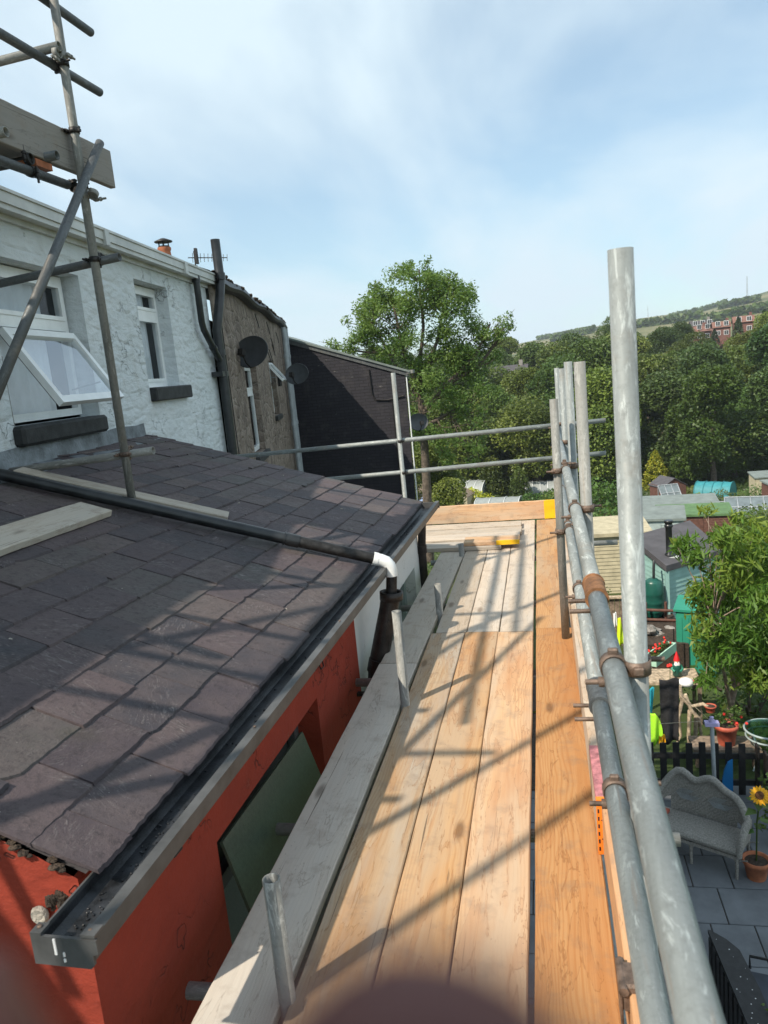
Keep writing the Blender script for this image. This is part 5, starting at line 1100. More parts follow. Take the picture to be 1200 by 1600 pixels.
m = MB(); m.lathe((wbt.x, 17.4, -4.3), [(.17, 0), (.2, .1), (.215, .12), (.205, .15), (.22, .3), (.23, .32), (.22, .35), (.225, .5), (.232, .52), (.225, .56), (.215, .72), (.19, .78), (.185, .80), (.12, .84), (.10, .86), (.0, .87)], 22); m.build('barrel', 'green_plastic', wb)
m = MB(); m.box((wbt.x - .2, 17.2, tz - .2), (wbt.x + .2, 17.6, -4.3)); m.build('stand', 'old_timber', wb)
m = MB(); m.path([(wbt.x + .02, 17.4, -3.44), (wbt.x + .03, 17.42, -3.2), (wbt.x + .05, 17.5, -3.05)], .03, 8); m.build('filler_pipe', 'black_plastic', wb)
# beige shed wall left of the turquoise one
gable_shed('garden_shed', 1.9, 26.8, 2, 2.6, 2.0, 2.25, .3, 'beige_board', 'beige_board', 'beige boarded flat-roofed shed seen between the rails and the tall standard', z=-6.6, door=False, flat=.12)
gable_shed('garden_shed', 5.2, 40.0, -8, 2.9, 2.4, 2.0, .4, 'pale_blue_board', 'felt_grey', 'pale grey-green shed with a flat grey roof behind the flue', flat=.15, z=-8.75)
gable_shed('garden_shed', 7.8, 43.5, -6, 3.6, 2.2, 2.0, .3, 'brown_timber', 'felt_green', 'brown boarded shed with a bright green felt roof', flat=.12, z=-9.4)
gable_shed('garden_shed', 8.2, 52.0, -5, 5.0, 3.2, 2.0, .3, 'cream_board', 'felt_grey', 'long cream shed with a pale blue-grey roof behind the green roofed one', flat=.2, z=-10.6)
gable_shed('allotment_shed', 11.9, 79.5, 22, 2.5, 2.4, 1.9, .75, 'brown_timber', 'felt_dark', 'small brown allotment shed with a dark gable roof near the yellow conifer')
gable_shed('allotment_shed', 19.6, 66, 10, 4, 3, 1.9, .3, 'brown_timber', 'felt_grey', 'brown low shed at the right edge of the allotments', flat=.25)
gable_shed('allotment_shed', 20.6, 79, 0, 2.0, 2.4, 2.2, .4, 'beige_board', 'felt_grey', 'pale hut at the right edge among the allotments', flat=.2)
gable_shed('allotment_shed', -9.2, 82.2, -12, 2.6, 2.6, 1.9, .7, 'beige_board', 'old_timber', 'pale timber hut beside the blue tarpaulin')
gable_shed('allotment_shed', -11.0, 101, 15, 3.0, 3.0, 2.6, .7, 'gutter_white', 'gutter_white', 'white hut with a pale gabled roof at the foot of the wood')
# low walls and cold frames in the allotments
def lean_frame(x, y, a, w_, d_, h0, h1, label, nb=4):
    root = empty('cold_frame', label, 'cold frame', 'glazed frames in the allotments', (x, y, gz(x, y))); Mx = rotz(x, y, gz(x, y), a); m = MB(Mx)
    for i in range(nb + 1):
        xx = -w_ / 2 + w_ * i / nb; m.path([(xx, -d_ / 2, 0), (xx, -d_ / 2, h0), (xx, d_ / 2, h1), (xx, d_ / 2, 0)], .05, 4)
    for t_ in (0, .5, 1): m.path([(-w_ / 2, -d_ / 2 + d_ * t_, h0 + (h1 - h0) * t_), (w_ / 2, -d_ / 2 + d_ * t_, h0 + (h1 - h0) * t_)], .05, 4)
    m.build('frame', 'pipe_grey', root); m = MB(Mx); m.add([(-w_ / 2, -d_ / 2, h0 - .03), (w_ / 2, -d_ / 2, h0 - .03), (w_ / 2, d_ / 2, h1 - .03), (-w_ / 2, d_ / 2, h1 - .03), (-w_ / 2, -d_ / 2, 0), (w_ / 2, -d_ / 2, 0)], [(0, 1, 2, 3), (4, 5, 1, 0)]); m.build('pane', 'greenhouse_glass', root)
lean_frame(11.7, 76.5, 15, 1.9, 1.2, .5, 1.9, 'tilted white glazed frame leaning by the small brown shed', 3)
lean_frame(14.2, 57.5, -10, 3.4, 2.4, .4, 1.4, 'white glazed frame right of the green roofed shed', 4)
lean_frame(11.6, 58.5, -8, 2.4, 1.6, .6, 1.2, 'older glazed frame behind the green roofed shed', 5)
def tunnel(x, y, a, w_, L_, h, mat, label, nm='polytunnel', ribs=5):
    z = gz(x, y); root = empty(nm, label, 'polytunnel', None, (x, y, z)); Mx = rotz(x, y, z, a); m = MB(Mx); n = 14; seg = 10; vs = []
    for j in range(seg + 1):
        for i in range(n + 1): t_ = math.pi * i / n; sag = 1 - .02 * (j % 2); vs.append((math.cos(t_) * w_ / 2 * sag, -L_ / 2 + L_ * j / seg, math.sin(t_) ** .8 * h * sag))
    m.add(vs, [(j * (n + 1) + i, j * (n + 1) + i + 1, (j + 1) * (n + 1) + i + 1, (j + 1) * (n + 1) + i) for j in range(seg) for i in range(n)], smooth=True); m.add(vs[:n + 1], [tuple(range(n + 1))]); m.add(vs[-n - 1:], [tuple(range(n + 1))]); m.build('cover', mat, root)
    m = MB(Mx)
    for j in range(ribs + 1):
        yy_ = -L_ / 2 + L_ * j / ribs; m.path([(math.cos(math.pi * i / n) * (w_ / 2 + .03), yy_, math.sin(math.pi * i / n) ** .8 * (h + .03)) for i in range(n + 1)], .035, 5)
    m.build('hoop', 'white_plastic' if mat != 'net_cyan' else 'net_cyan', root)
tunnel(16.6, 81, 62, 2.6, 3.4, 1.75, 'net_cyan', 'blue-green netted tunnel in front of the dark wood', ribs=4)
tunnel(-4.9, 80.5, 84, 4.6, 4.6, 1.5, 'net_white', 'nearer grey polytunnel with white hoops just beyond the end toe board', ribs=3)
tunnel(-9.2, 96, 70, 3.4, 4.4, 2.3, 'net_white', 'farther grey polytunnel left of the dark clipped shrub', ribs=4)
tunnel(-.6, 96, 90, 3.0, 3.6, 1.6, 'net_white', 'low pale tunnel right of the clipped shrubs', ribs=4)
# tarpaulin
tp_ = empty('tarpaulin', 'blue tarpaulin thrown over a heap beside the black brick wing', 'tarpaulin', None, (-11.9, 80.5, gz(-11.9, 80.5))); m = MB(); n = 16; vs = [(0, 0, 2.5)]
for k, (r_, z_) in enumerate(((.9, 2.2), (1.7, 1.3), (2.3, .1))):
    for i in range(n): a = 6.283 * i / n; q3 = r_ * (1 + .08 * math.sin(i * 2.2 + k)); vs.append((math.cos(a) * q3, math.sin(a) * q3, z_ * (1 + .06 * math.sin(i * 3.1))))
m.add(vs, [(0, 1 + i, 1 + (i + 1) % n) for i in range(n)] + [(1 + k * n + i, 1 + (k + 1) * n + i, 1 + (k + 1) * n + (i + 1) % n, 1 + k * n + (i + 1) % n) for k in range(2) for i in range(n)]); o = m.build('sheet', 'tarp_blue'); o.parent = tp_
gable_shed('allotment_shed', -14.2, 86, 30, 3.4, 2.2, 2.2, .5, 'old_timber', 'old_timber', 'weathered lean-to hut above the blue tarpaulin', flat=.5)
# hillside houses
def far_house(x, y, a, w_, d_, h, rise, wall, roof, label, nwin=3, storeys=2, z=None, group=None):
    z = gz(x, y) if z is None else z; root = empty('hillside_house', label, 'house', group, (x, y, z)); Mx = rotz(x, y, z, a); m = MB(Mx); m.box((-w_ / 2, -d_ / 2, -3), (w_ / 2, d_ / 2, h))
    for s_ in (-1, 1): m.add([(s_ * w_ / 2, -d_ / 2, h), (s_ * w_ / 2, d_ / 2, h), (s_ * w_ / 2, 0, h + rise)], [(0, 1, 2)])
    m.build('wall', wall, root); m = MB(Mx); m.add([(-w_ / 2 - .3, -d_ / 2 - .4, h - .15), (w_ / 2 + .3, -d_ / 2 - .4, h - .15), (w_ / 2 + .3, 0, h + rise + .05), (-w_ / 2 - .3, 0, h + rise + .05), (w_ / 2 + .3, d_ / 2 + .4, h - .15), (-w_ / 2 - .3, d_ / 2 + .4, h - .15)], [(0, 1, 2, 3), (3, 2, 4, 5)]); rf = m.build('roof', roof, root)
    m = MB(Mx); m.box((w_ * .3, -.4, h + rise - .5), (w_ * .3 + .7, .4, h + rise + .9)); m.build('chimney', wall, rf)
    for i in range(nwin):
        for j in range(storeys):
            xx = -w_ / 2 + w_ * (i + .5) / nwin; zz_ = .9 + j * 2.6; m = MB(Mx); m.box((xx - .65, -d_ / 2 - .06, zz_), (xx + .65, -d_ / 2 - .01, zz_ + 1.3)); wv = m.build('window', 'white_plastic', root); m = MB(Mx); m.box((xx - .55, -d_ / 2 - .08, zz_ + .1), (xx - .04, -d_ / 2 - .062, zz_ + 1.2)); m.box((xx + .04, -d_ / 2 - .08, zz_ + .1), (xx + .55, -d_ / 2 - .062, zz_ + 1.2)); m.build('pane', 'dish_grey', wv)
    return root
far_house(-5.6, 150, -4, 7.0, 6, 4.8, 1.8, 'house_stone', 'roof_dark', 'grey stone house with pale windows half hidden in the wood', 4, 1, z=-6.2)
gh = 'red brick houses on the hillside'
far_house(57.5, 240, -8, 5.2, 5, 3.4, 1.6, 'brick_red', 'roof_red', 'largest red brick house on the hillside between the conifers', 2, 2, z=2.2, group=gh)
far_house(52, 242, -5, 4.4, 5, 3.2, 1.5, 'brick_red', 'roof_red', 'middle red brick house on the hillside', 2, 2, z=1.6, group=gh)
far_house(45.5, 240, 20, 5.0, 5, 3.0, 1.4, 'brick_red', 'roof_red', 'lower red brick house farther left on the hillside', 2, 2, z=1.2, group=gh)
far_house(48.5, 252, 0, 6, 5, 3.4, 1.4, 'house_stone', 'roof_dark', 'grey house between the red brick ones on the hillside', 3, 2, z=2.6)
ms = empty('radio_mast', 'thin lattice mast on the skyline of the moor', 'mast', None, (325, 1330, 66)); m = MB()
for dx, dy in ((-1, -1), (1, -1), (1, 1), (-1, 1)): m.tube((dx * 1.0, dy * 1.0, -10), (dx * .3, dy * .3, 26), .22, 4)
for k in range(9): zz_ = k * 2.9; q3 = 1.0 - .7 * (zz_ + 10) / 36; m.tube((-q3, -q3, zz_), (q3, -q3, zz_ + 2.6), .14, 4); m.tube((q3, -q3, zz_), (-q3, -q3, zz_ + 2.6), .14, 4)
o = m.build('lattice', 'pipe_grey'); o.parent = ms
ms2 = empty('radio_mast', 'smaller faint mast on the skyline further left', 'mast', None, (178, 1340, 48)); m = MB(); m.tube((0, 0, -5), (0, 0, 16), .5, 5, r1=.2); m.tube((-1.2, 0, 10), (1.2, 0, 10), .3, 4); o = m.build('pole', 'pipe_grey'); o.parent = ms2
# thin tree belts on the moor
xs_ = []; 
for az0, az1, d_ in ((3.2, 6.5, 1250), (9.0, 12.5, 1270), (12, 14.5, 1000), (5, 11, 800), (1, 4, 900), (11, 17, 720), (0, 3, 1300)):
    for k in range(700):
        a = R(rnd.uniform(az0, az1)); dd2 = d_ * rnd.uniform(.985, 1.015); x, y = math.sin(a) * dd2, math.cos(a) * dd2; xs_.append((x, y, hz_(x, y) + rnd.random() * 7))
P3 = np.array(xs_); o = put('hillside_wood', leaf_mesh('hillside_wood', leaf_arrays(P3, np.full(len(P3), 5.0), np.full(len(P3), 4.0), .4), 'leaf_wood')); tag(o, kind='stuff')

# ------------------------------------------------------------------ garden things
GP = -4.575
# picket fence
pf = empty('picket_fence', 'low black picket fence behind the wicker sofa', 'fence', None, (1.9, 10.5, GP))
for k in range(9):
    x = 1.02 + k * .172; m = MB(); m.prism([(x, 10.49), (x + .088, 10.49), (x + .088, 10.51), (x, 10.51)], GP, -3.80 + .012 * math.sin(k * 3)); m.build('picket', 'fence_black', pf)
for a in (-4.05, -4.45): m = MB(); m.box((.95, 10.512, a), (2.75, 10.55, a + .08)); m.build('rail', 'fence_black', pf)
# dark plank fence on the right
pf2 = empty('plank_fence', 'dark brown plank fence running beside the terracotta pot', 'fence', None, (2.9, 9.9, GP))
m = MB()
for k in range(9): 
    x, y = 2.62 + k * .07, 10.42 - k * .16; m.box((x, y, GP), (x + .03, y + .15, -3.85 - k * .02 + rnd.uniform(-.03, .03)))
m.build('planks', 'steel_dark', pf2)
def sofa():
    root = empty('wicker_sofa', 'grey wicker garden sofa with a curved back and two open diamond panels', 'sofa', None, (1.62, 9.1, GP))
    az_ = -30; Ms = Matrix.Translation((1.60, 9.13, GP)) @ Matrix.Rotation(R(az_), 4, 'Z')
    W2 = .56
    # back panel: height profile over x
    def top(x): u_ = x / W2; return .72 + .19 * math.exp(-((u_ + .55) / .28) ** 2) + .17 * math.exp(-((u_ - .12) / .30) ** 2) + .04 * math.exp(-((u_ - .65) / .2) ** 2) - .16 * abs(u_) ** 6
    nx, nz = 44, 22; vs = []
    for i in range(nx + 1):
        x = -W2 + 2 * W2 * i / nx; cy_ = .24 - .16 * (abs(x) / W2) ** 4
        for j in range(nz + 1):
            z = .36 + (top(x) - .36) * j / nz; wv = .004 * ((i + j) % 2) ; vs.append((x, cy_ + .10 * (z - .36) + wv, z))
    m = MB(Ms); fs = []
    for i in range(nx):
        for j in range(nz):
            x = -W2 + 2 * W2 * (i + .5) / nx; z = j / nz
            if x < -.40 and .0 <= z < .42 and x > -.54: continue
            if x > .42 and .02 < z < .25 and x < .54: continue
            fs.append((i * (nz + 1) + j, (i + 1) * (nz + 1) + j, (i + 1) * (nz + 1) + j + 1, i * (nz + 1) + j + 1))
    m.add(vs, fs); m.build('backrest', 'wicker', root)
    for xc in (-.2, .2):
        m = MB(Ms)
        for k in range(-4, 5):
            o1 = k * .018
            m.path([(xc - .075 + o1, .232 + .10 * .2 - .012, .62 - .0), (xc + o1 + 0, .236, .69)], .0028, 4); m.path([(xc - .0 + o1, .232 + .10 * .2 - .012, .55), (xc + .075 + o1, .236, .62)], .0028, 4)
            m.path([(xc - .075 + o1, .236, .62), (xc + o1, .228, .55)], .0028, 4)
        m.build('lattice_panel', 'pipe_grey', root)
    # rolled rim
    rim = [(-W2, -.22, .40), (-W2 - .02, -.16, .52), (-W2 - .01, .0, .58)] + [(-W2 + 2 * W2 * i / 20, .24 - .16 * (abs(-1 + i / 10)) ** 4 + .10 * (top(-W2 + 2 * W2 * i / 20) - .36), top(-W2 + 2 * W2 * i / 20)) for i in range(21)] + [(W2 + .01, .0, .58), (W2 + .02, -.16, .52), (W2, -.22, .40)]
    m = MB(Ms); m.path(rim, .046, 12); m.build('rolled_rim', 'wicker', root)
    for s_ in (-1, 1):
        m = MB(Ms); n2 = 8; vs = []
        for i in range(n2 + 1):
            y = -.24 + .44 * i / n2; zt_ = .50 + .08 * math.sin(i / n2 * 1.6) ; vs += [(s_ * W2, y, .30), (s_ * (W2 + .02), y, zt_)]
        m.add(vs, [(2 * i, 2 * i + 1, 2 * i + 3, 2 * i + 2) for i in range(n2)]); m.path([(s_ * W2, -.24, .30), (s_ * (W2 + .02), -.25, .46), (s_ * (W2 + .02), -.20, .53)], .034, 8); m.build('armrest', 'wicker', root)
    m = MB(Ms); m.box((-W2, -.26, .30), (W2, .22, .39), ch=.03); m.box((-W2 + .01, -.25, .26), (W2 - .01, -.22, .30)); m.build('seat', 'wicker', root)
    for x, y in ((-.53, -.23), (0, -.23), (.53, -.23), (-.53, .2), (.53, .2)):
        m = MB(Ms); m.tube((x, y, 0), (x, y, .30), .018, 8, r1=.024); m.path([(x, y, .18), (x + .03, y, .25), (x + .12, y, .28)], .008, 5); m.path([(x, y, .18), (x - .03, y, .25), (x - .12, y, .28)], .008, 5); m.build('leg', 'wicker', root)
    # a brick on the seat
    m = MB(Ms); m.box((-.50, .02, .395), (-.38, .10, .435), ch=.004); o = m.build('brick', 'terracotta_red', None); tag(o, 'small red brick lying on the wicker seat', 'brick')
sofa()
def flowerpot(name, x, y, z, r, h, mat, label, cat='pot'):
    root = empty(name, label, cat, None, (x, y, z)); m = MB(); m.lathe((x, y, z), [(r * .68, 0), (r * .90, h * .78), (r, h * .79), (r * 1.02, h), (r * .9, h), (r * .86, h * .86), (0, h * .85)], 24); m.build('pot', mat, root)
    m = MB(); m.lathe((x, y, z + h * .855), [(r * .86, 0), (r * .5, .012), (0, .01)], 16); m.build('soil', 'soil', root); return root
sx_, sy_ = 2.17, 8.72
sfp = flowerpot('sunflower_pot', sx_, sy_, GP, .155, .24, 'terracotta', 'terracotta pot holding a single tall yellow sunflower', 'potted flower')
fh = world_at(1187, 1243, 8.78); m = MB(); m.path([(sx_, sy_, GP + .2), (sx_ + .01, sy_, GP + .7), (fh.x, fh.y, fh.z - .05)], .010, 7); m.build('stem', 'leaf_garden', sfp)
fq = Vector((-.25, -.7, .65)).normalized().to_track_quat('Z', 'Y').to_matrix().to_4x4(); Mf_ = Matrix.Translation(fh) @ fq
m = MB(Mf_); m.blob((0, 0, .008), .048, 14, 8, .04, sq=(1, 1, .4)); m.build('seed_head', 'seed_brown', sfp); m = MB(Mf_)
for k in range(34):
    a = k * .3696 + (k % 2) * .1; L_ = .118 * rnd.uniform(.85, 1.1); c_, s_ = math.cos(a), math.sin(a); w_ = .016; zz_ = .012 * (k % 2) + rnd.uniform(-.012, .012)
    m.add([(c_ * .04, s_ * .04, .0), (c_ * .08 - s_ * w_, s_ * .08 + c_ * w_, zz_), (c_ * L_, s_ * L_, zz_ - .01), (c_ * .08 + s_ * w_, s_ * .08 - c_ * w_, zz_)], [(0, 1, 2, 3)])
m.build('petals', 'petal', sfp)
for k, (dz, a, L_) in enumerate(((.35, 2.6, .16), (.5, .3, .17), (.65, 3.6, .17), (.82, 5.6, .18), (.95, 2.2, .17), (1.02, 4.4, .14))):
    b0 = Vector((sx_ + (fh.x - sx_) * dz / 1.1, sy_ + (fh.y - sy_) * dz / 1.1, GP + .2 + dz)); b0.z = min(b0.z, fh.z - .08); d_ = Vector((math.cos(a), math.sin(a), .1)); s_ = Vector((-math.sin(a), math.cos(a), 0)) * L_ * .42; m = MB()
    m.add([b0 + d_ * .03, b0 + d_ * L_ * .45 + s_, b0 + d_ * L_ * 1.1 - Vector((0, 0, .05)), b0 + d_ * L_ * .45 - s_], [(0, 1, 2, 3)]); m.build('leaf', 'leaf_garden', sfp)
pq = world_at(1135, 1150, 11.4); bp = flowerpot('large_pot', pq.x, 11.4, pq.z - .12, .17, .32, 'terracotta_red', 'large red plastic pot with a rose on the timber shelf above the picket fence', 'potted plant')
P3, Rv = lobes_pts([(0, 0, .42, .14), (.12, 0, .5, .12), (-.1, 0, .36, .1)], 5200, .3, -1); o = put('rose_leaves', leaf_mesh('rose_leaves', leaf_arrays(P3, np.full(len(P3), .05), np.full(len(P3), .03)), 'leaf_garden', Rv)); o.parent = bp
m = MB()
for a, b, c in ((.2, -.05, .45), (.28, -.02, .33), (-.05, -.1, .52), (.12, -.12, .38)): m.blob((pq.x + a, 11.4 + b, pq.z - .12 + c), .022, 8, 6, .2)
m.build('rose', 'flower_red', bp)
m = MB(); m.box((pq.x - .5, 11.2, pq.z - .18), (pq.x + .45, 11.65, pq.z - .125)); m.box((pq.x - .45, 11.3, pq.z - 1.2), (pq.x - .38, 11.4, pq.z - .18)); m.box((pq.x + .35, 11.3, pq.z - 1.2), (pq.x + .42, 11.4, pq.z - .18)); o = m.build('timber_shelf', 'old_timber', None, loc=(pq.x, 11.4, GP)); tag(o, 'rough timber shelf carrying the large red pot', 'shelf')
# grey post of the washing line
gp = world_at(1112, 1130, 10.2); gp_ = empty('washing_line_post', 'slim grey post with a dark cap in front of the picket fence', 'post', None, (gp.x, 10.2, GP)); m = MB(); m.tube((gp.x + .03, 10.2, GP), (gp.x, 10.2, gp.z), .028, 10); m.build('post', 'pipe_grey', gp_)
m = MB(); m.lathe((gp.x, 10.2, gp.z), [(.035, 0), (.04, .05), (.02, .07), (.03, .09), (.0, .1)], 10); m.box((gp.x - .09, 10.15, gp.z - .03), (gp.x + .09, 10.25, gp.z + .02)); m.build('cap', 'flower_mauve', gp_)
# washing line and clothes
l0, l1 = world_at(960, 985, 17.6), world_at(1112, 1128, 10.2)
wl = empty('washing_line', 'thin washing line stretched from the fence to the grey post', 'washing line', None, tuple(l1)); m = MB(); m.path([l0, l0.lerp(l1, .5) + Vector((0, 0, -.05)), l1], .004, 5); m.build('line', 'rope', wl)
m = MB(); m.path([world_at(1030, 1131, 10.0), world_at(1095, 1127, 10.1)], .004, 5); m.build('line', 'rope', wl)
def cloth(name, u0, v0, u1, v1, y, mat, label, cat='clothing', shape=None, th=.02):
    a, b = world_at(u0, v0, y), world_at(u1, v1, y); c = (a + b) / 2; W_, H_ = b.x - a.x, a.z - b.z; n, k = 12, 14; shape = shape or (lambda t_: (0, 1)); vs = []
    for j in range(k + 1):
        t_ = j / k; lo_, hi_ = shape(t_)
        for i in range(n + 1): s_ = lo_ + (hi_ - lo_) * i / n; vs.append((a.x + W_ * s_, y + .035 * math.sin(s_ * 9 + t_ * 2) * (.3 + t_), a.z - H_ * t_ - .02 * math.sin(s_ * 6)))
    o_ = len(vs); vs += [(p[0], p[1] + th, p[2]) for p in vs]; q = n + 1
    fs = [(j * q + i, j * q + i + 1, (j + 1) * q + i + 1, (j + 1) * q + i) for j in range(k) for i in range(n)]; fs += [tuple(o_ + t_ for t_ in reversed(f)) for f in fs]
    rim = [(j * q, (j + 1) * q) for j in range(k)] + [((j + 1) * q + n, j * q + n) for j in range(k)] + [(i + 1, i) for i in range(n)] + [(k * q + i, k * q + i + 1) for i in range(n)]; fs += [(a_, b_, b_ + o_, a_ + o_) for a_, b_ in rim]
    m = MB(); m.add(vs, fs, smooth=True); o = m.build(name, mat, None, loc=tuple(c)); tag(o, label, cat, 'washing hung on the line'); return o
cloth('trousers', 1030, 1062, 1064, 1160, 11.2, 'black_cloth', 'pair of long black trousers hanging on the washing line', shape=lambda t_: (0 + .06 * t_, 1 - .12 * t_))
cloth('towel', 1010, 1076, 1024, 1118, 11.6, 'cyan_cloth', 'bright cyan garment hanging behind the tall standard', shape=lambda t_: (0, 1 - .35 * t_))
cloth('vest', 1014, 1114, 1036, 1162, 11.2, 'lime_cloth', 'lime green garment hanging next to the black trousers', shape=lambda t_: (0, .45 + .55 * math.sin(min(1, t_ * 1.6) * 1.57)))
cloth('hivis_vest', 962, 965, 977, 1008, 16.5, 'hivis_cloth', 'yellow-green high visibility vest behind the top guard rail', shape=lambda t_: (.25 * (1 - t_), .55 + .45 * t_))
cloth('scarf', 958, 958, 964, 978, 16.6, 'white_paint', 'small white cloth pegged beside the high visibility vest')
cloth('sock', 1030, 1150, 1040, 1164, 10.9, 'petal', 'small yellow cloth hanging low beside the lime garment')
# green storage box
gb = world_at(1064, 952, 15.6); gbx = empty('storage_box', 'tall bright green plastic storage box beside the fruit tree', 'storage box', None, (gb.x + .35, 15.9, -5.0)); Mg = rotz(gb.x + .35, 15.9, 0, -18)
m = MB(Mg); m.box((-.36, -.3, -5.1), (.36, .3, gb.z - .08), ch=.02)
for k in range(5): m.box((-.3 + k * .13, -.312, -4.9), (-.24 + k * .13, -.299, gb.z - .2))
m.build('body', 'green_box', gbx); m = MB(Mg); m.add([(-.4, -.34, gb.z - .078), (.4, -.34, gb.z - .078), (.4, .34, gb.z + .02), (-.4, .34, gb.z + .02), (-.4, -.34, gb.z - .03), (.4, -.34, gb.z - .03), (.4, .34, gb.z + .07), (-.4, .34, gb.z + .07)], [(3, 2, 1, 0), (4, 5, 6, 7), (0, 1, 5, 4), (1, 2, 6, 5), (2, 3, 7, 6), (3, 0, 4, 7)]); m.build('lid', 'green_box', gbx)
# planter with red flowers
pc = world_at(1032, 1022, 14.6); pn = empty('planter_box', 'mint green trough planter with red flowers', 'planter', None, tuple(pc)); Mp = rotz(pc.x, pc.y, pc.z, 58)
m = MB(Mp)
for a, b in (((-.45, -.12, -.08), (.45, -.095, .10)), ((-.45, .095, -.08), (.45, .12, .10)), ((-.45, -.095, -.08), (-.42, .095, .10)), ((.42, -.095, -.08), (.45, .095, .10))): m.box(a, b)
m.build('trough', 'mint_paint', pn); m = MB(Mp); m.box((-.42, -.095, -.08), (.42, .095, .07)); m.build('soil', 'soil', pn)
P3, Rv = lobes_pts([(x * .1, 0, .1, .09) for x in range(-3, 4)], 6000, .3, -.6); P3 = np.array([tuple(Mp @ Vector(p)) for p in P3]) - np.array(pc); o = put('leaves', leaf_mesh('leaves', leaf_arrays(P3, np.full(len(P3), .045), np.full(len(P3), .03)), 'leaf_garden', Rv)); o.parent = pn
for k in range(16): m = MB(Mp); m.blob((rnd.uniform(-.4, .35), rnd.uniform(-.08, .08), rnd.uniform(.14, .22)), .022, 7, 5, .3); m.build('flower', 'flower_red', pn)
# gnome
gc = world_at(1058, 1056, 13.2); gn = empty('garden_gnome', 'garden gnome with a pointed red hat, white beard and green coat', 'gnome', None, tuple(gc)); s_ = .36 / .36
m = MB(); m.lathe(gc, [(.05, 0), (.075, .02), (.07, .10), (.085, .15), (.075, .20), (.05, .235), (.03, .24)], 16); m.build('body', 'green_plastic', gn)
m = MB(); m.blob((gc.x, gc.y - .005, gc.z + .265), .048, 14, 10); m.blob((gc.x, gc.y - .055, gc.z + .268), .013, 8, 6); m.build('head', 'skin_paint', gn)
m = MB(); m.lathe((gc.x, gc.y, gc.z + .285), [(.056, 0), (.05, .02), (.038, .07), (.02, .12), (.004, .165)], 14); m.build('hat', 'red_paint', gn)
m = MB(); m.blob((gc.x, gc.y - .035, gc.z + .215), .052, 12, 8, .05, sq=(1, .6, 1.3)); m.build('beard', 'white_paint', gn)
for dx in (-.075, .075): m = MB(); m.path([(gc.x + dx * .8, gc.y, gc.z + .20), (gc.x + dx * 1.15, gc.y - .03, gc.z + .14), (gc.x + dx * .6, gc.y - .075, gc.z + .11)], .022, 8); m.build('arm', 'green_box', gn)
for dx in (-.03, .03): m = MB(); m.blob((gc.x + dx, gc.y - .03, gc.z + .012), .03, 8, 6, 0, sq=(.8, 1.3, .6)); m.build('boot', 'black_plastic', gn)
# driftwood staging with ornaments
st = empty('garden_staging', 'rough timber staging of branches and posts carrying ornaments behind the picket fence', 'staging', None, (gc.x, 13, -4.8)); m = MB(); zt_ = gc.z - .01
m.box((gc.x - .65, 12.95, zt_ - .05), (gc.x + .35, 13.55, zt_)); m.build('shelf', 'driftwood', st)
for dx, dy in ((-.6, 13), (.3, 13), (-.6, 13.5), (.3, 13.5)): m = MB(); m.box((gc.x + dx, dy, -5.1), (gc.x + dx + .06, dy + .05, zt_ - .05)); m.build('post', 'old_timber', st)
m = MB()
for pth in ([(1062, 1072), (1066, 1095), (1060, 1120), (1064, 1150), (1058, 1160)], [(1070, 1085), (1080, 1110), (1092, 1122), (1096, 1150), (1094, 1170)], [(1064, 1088), (1078, 1104), (1098, 1100), (1112, 1108)], [(1078, 1110), (1076, 1150), (1078, 1172)], [(1088, 1120), (1086, 1168)]):
    m.path([world_at(u, v, 11.9) for u, v in pth], .03, 7, radii=[.035, .03, .03, .022, .015][:len(pth)])
m.build('branches', 'driftwood', st)
wc = world_at(1072, 1066, 12.6); o = MB().blob((wc.x, wc.y, wc.z), .12, 14, 9, .03, sq=(1, 1, .62)).build('garden_stone', 'white_paint', None, loc=tuple(wc)); tag(o, 'round white stone or shell on the staging near the gnome', 'ornament')
wd_ = world_at(1056, 1070, 12.5); m = MB(); m.blob(tuple(wd_), .06, 12, 8, .05); m.blob((wd_.x - .03, wd_.y, wd_.z + .06), .035, 10, 7); m.blob((wd_.x - .06, wd_.y - .02, wd_.z - .05), .04, 10, 7); o = m.build('white_ornament', 'white_plastic', None, loc=tuple(wd_)); tag(o, 'small white animal ornament left of the white stone', 'ornament')
for u, v, lab in ((1086, 1066, 'red flower head right of the white stone'), (1046, 1041, 'dark red rose left of the gnome')):
    q3 = world_at(u, v, 12.7); ro_ = empty('red_flower', lab, 'flower', None, (q3.x, q3.y, q3.z - .3)); m = MB(); 
    for k in range(14): a = k * 2.4; m.blob((q3.x + math.cos(a) * .03, q3.y + math.sin(a) * .03, q3.z + .01 * (k % 3)), .018, 6, 5, .2)
    m.build('bloom', 'flower_red', ro_); m = MB(); m.path([(q3.x, q3.y, q3.z - .3), (q3.x + .01, q3.y, q3.z)], .006, 5); m.build('stem', 'leaf_garden', ro_)
sm_ = world_at(1112, 1108, 11.9); flowerpot('small_pot', sm_.x - .02, 11.9, sm_.z - .04, .09, .10, 'terracotta_red', 'small shallow terracotta pot on the branches behind the grey post')
# blue board
bq = world_at(1137, 1212, 10.44); m = MB(); m.prism([(bq.x - .075, bq.z - .5), (bq.x + .06, bq.z - .5), (bq.x + .06, bq.z + .26), (bq.x + .0, bq.z + .22), (bq.x - .05, bq.z + .1), (bq.x - .075, bq.z - .05)], 10.40, 10.43, Mx=Matrix(((1, 0, 0, 0), (0, 0, 1, 0), (0, 1, 0, 0), (0, 0, 0, 1)))); o = m.build('blue_board', 'blue_plastic', None, loc=(bq.x, 10.42, GP)); tag(o, 'bright blue plastic board leaning behind the sofa', 'board')
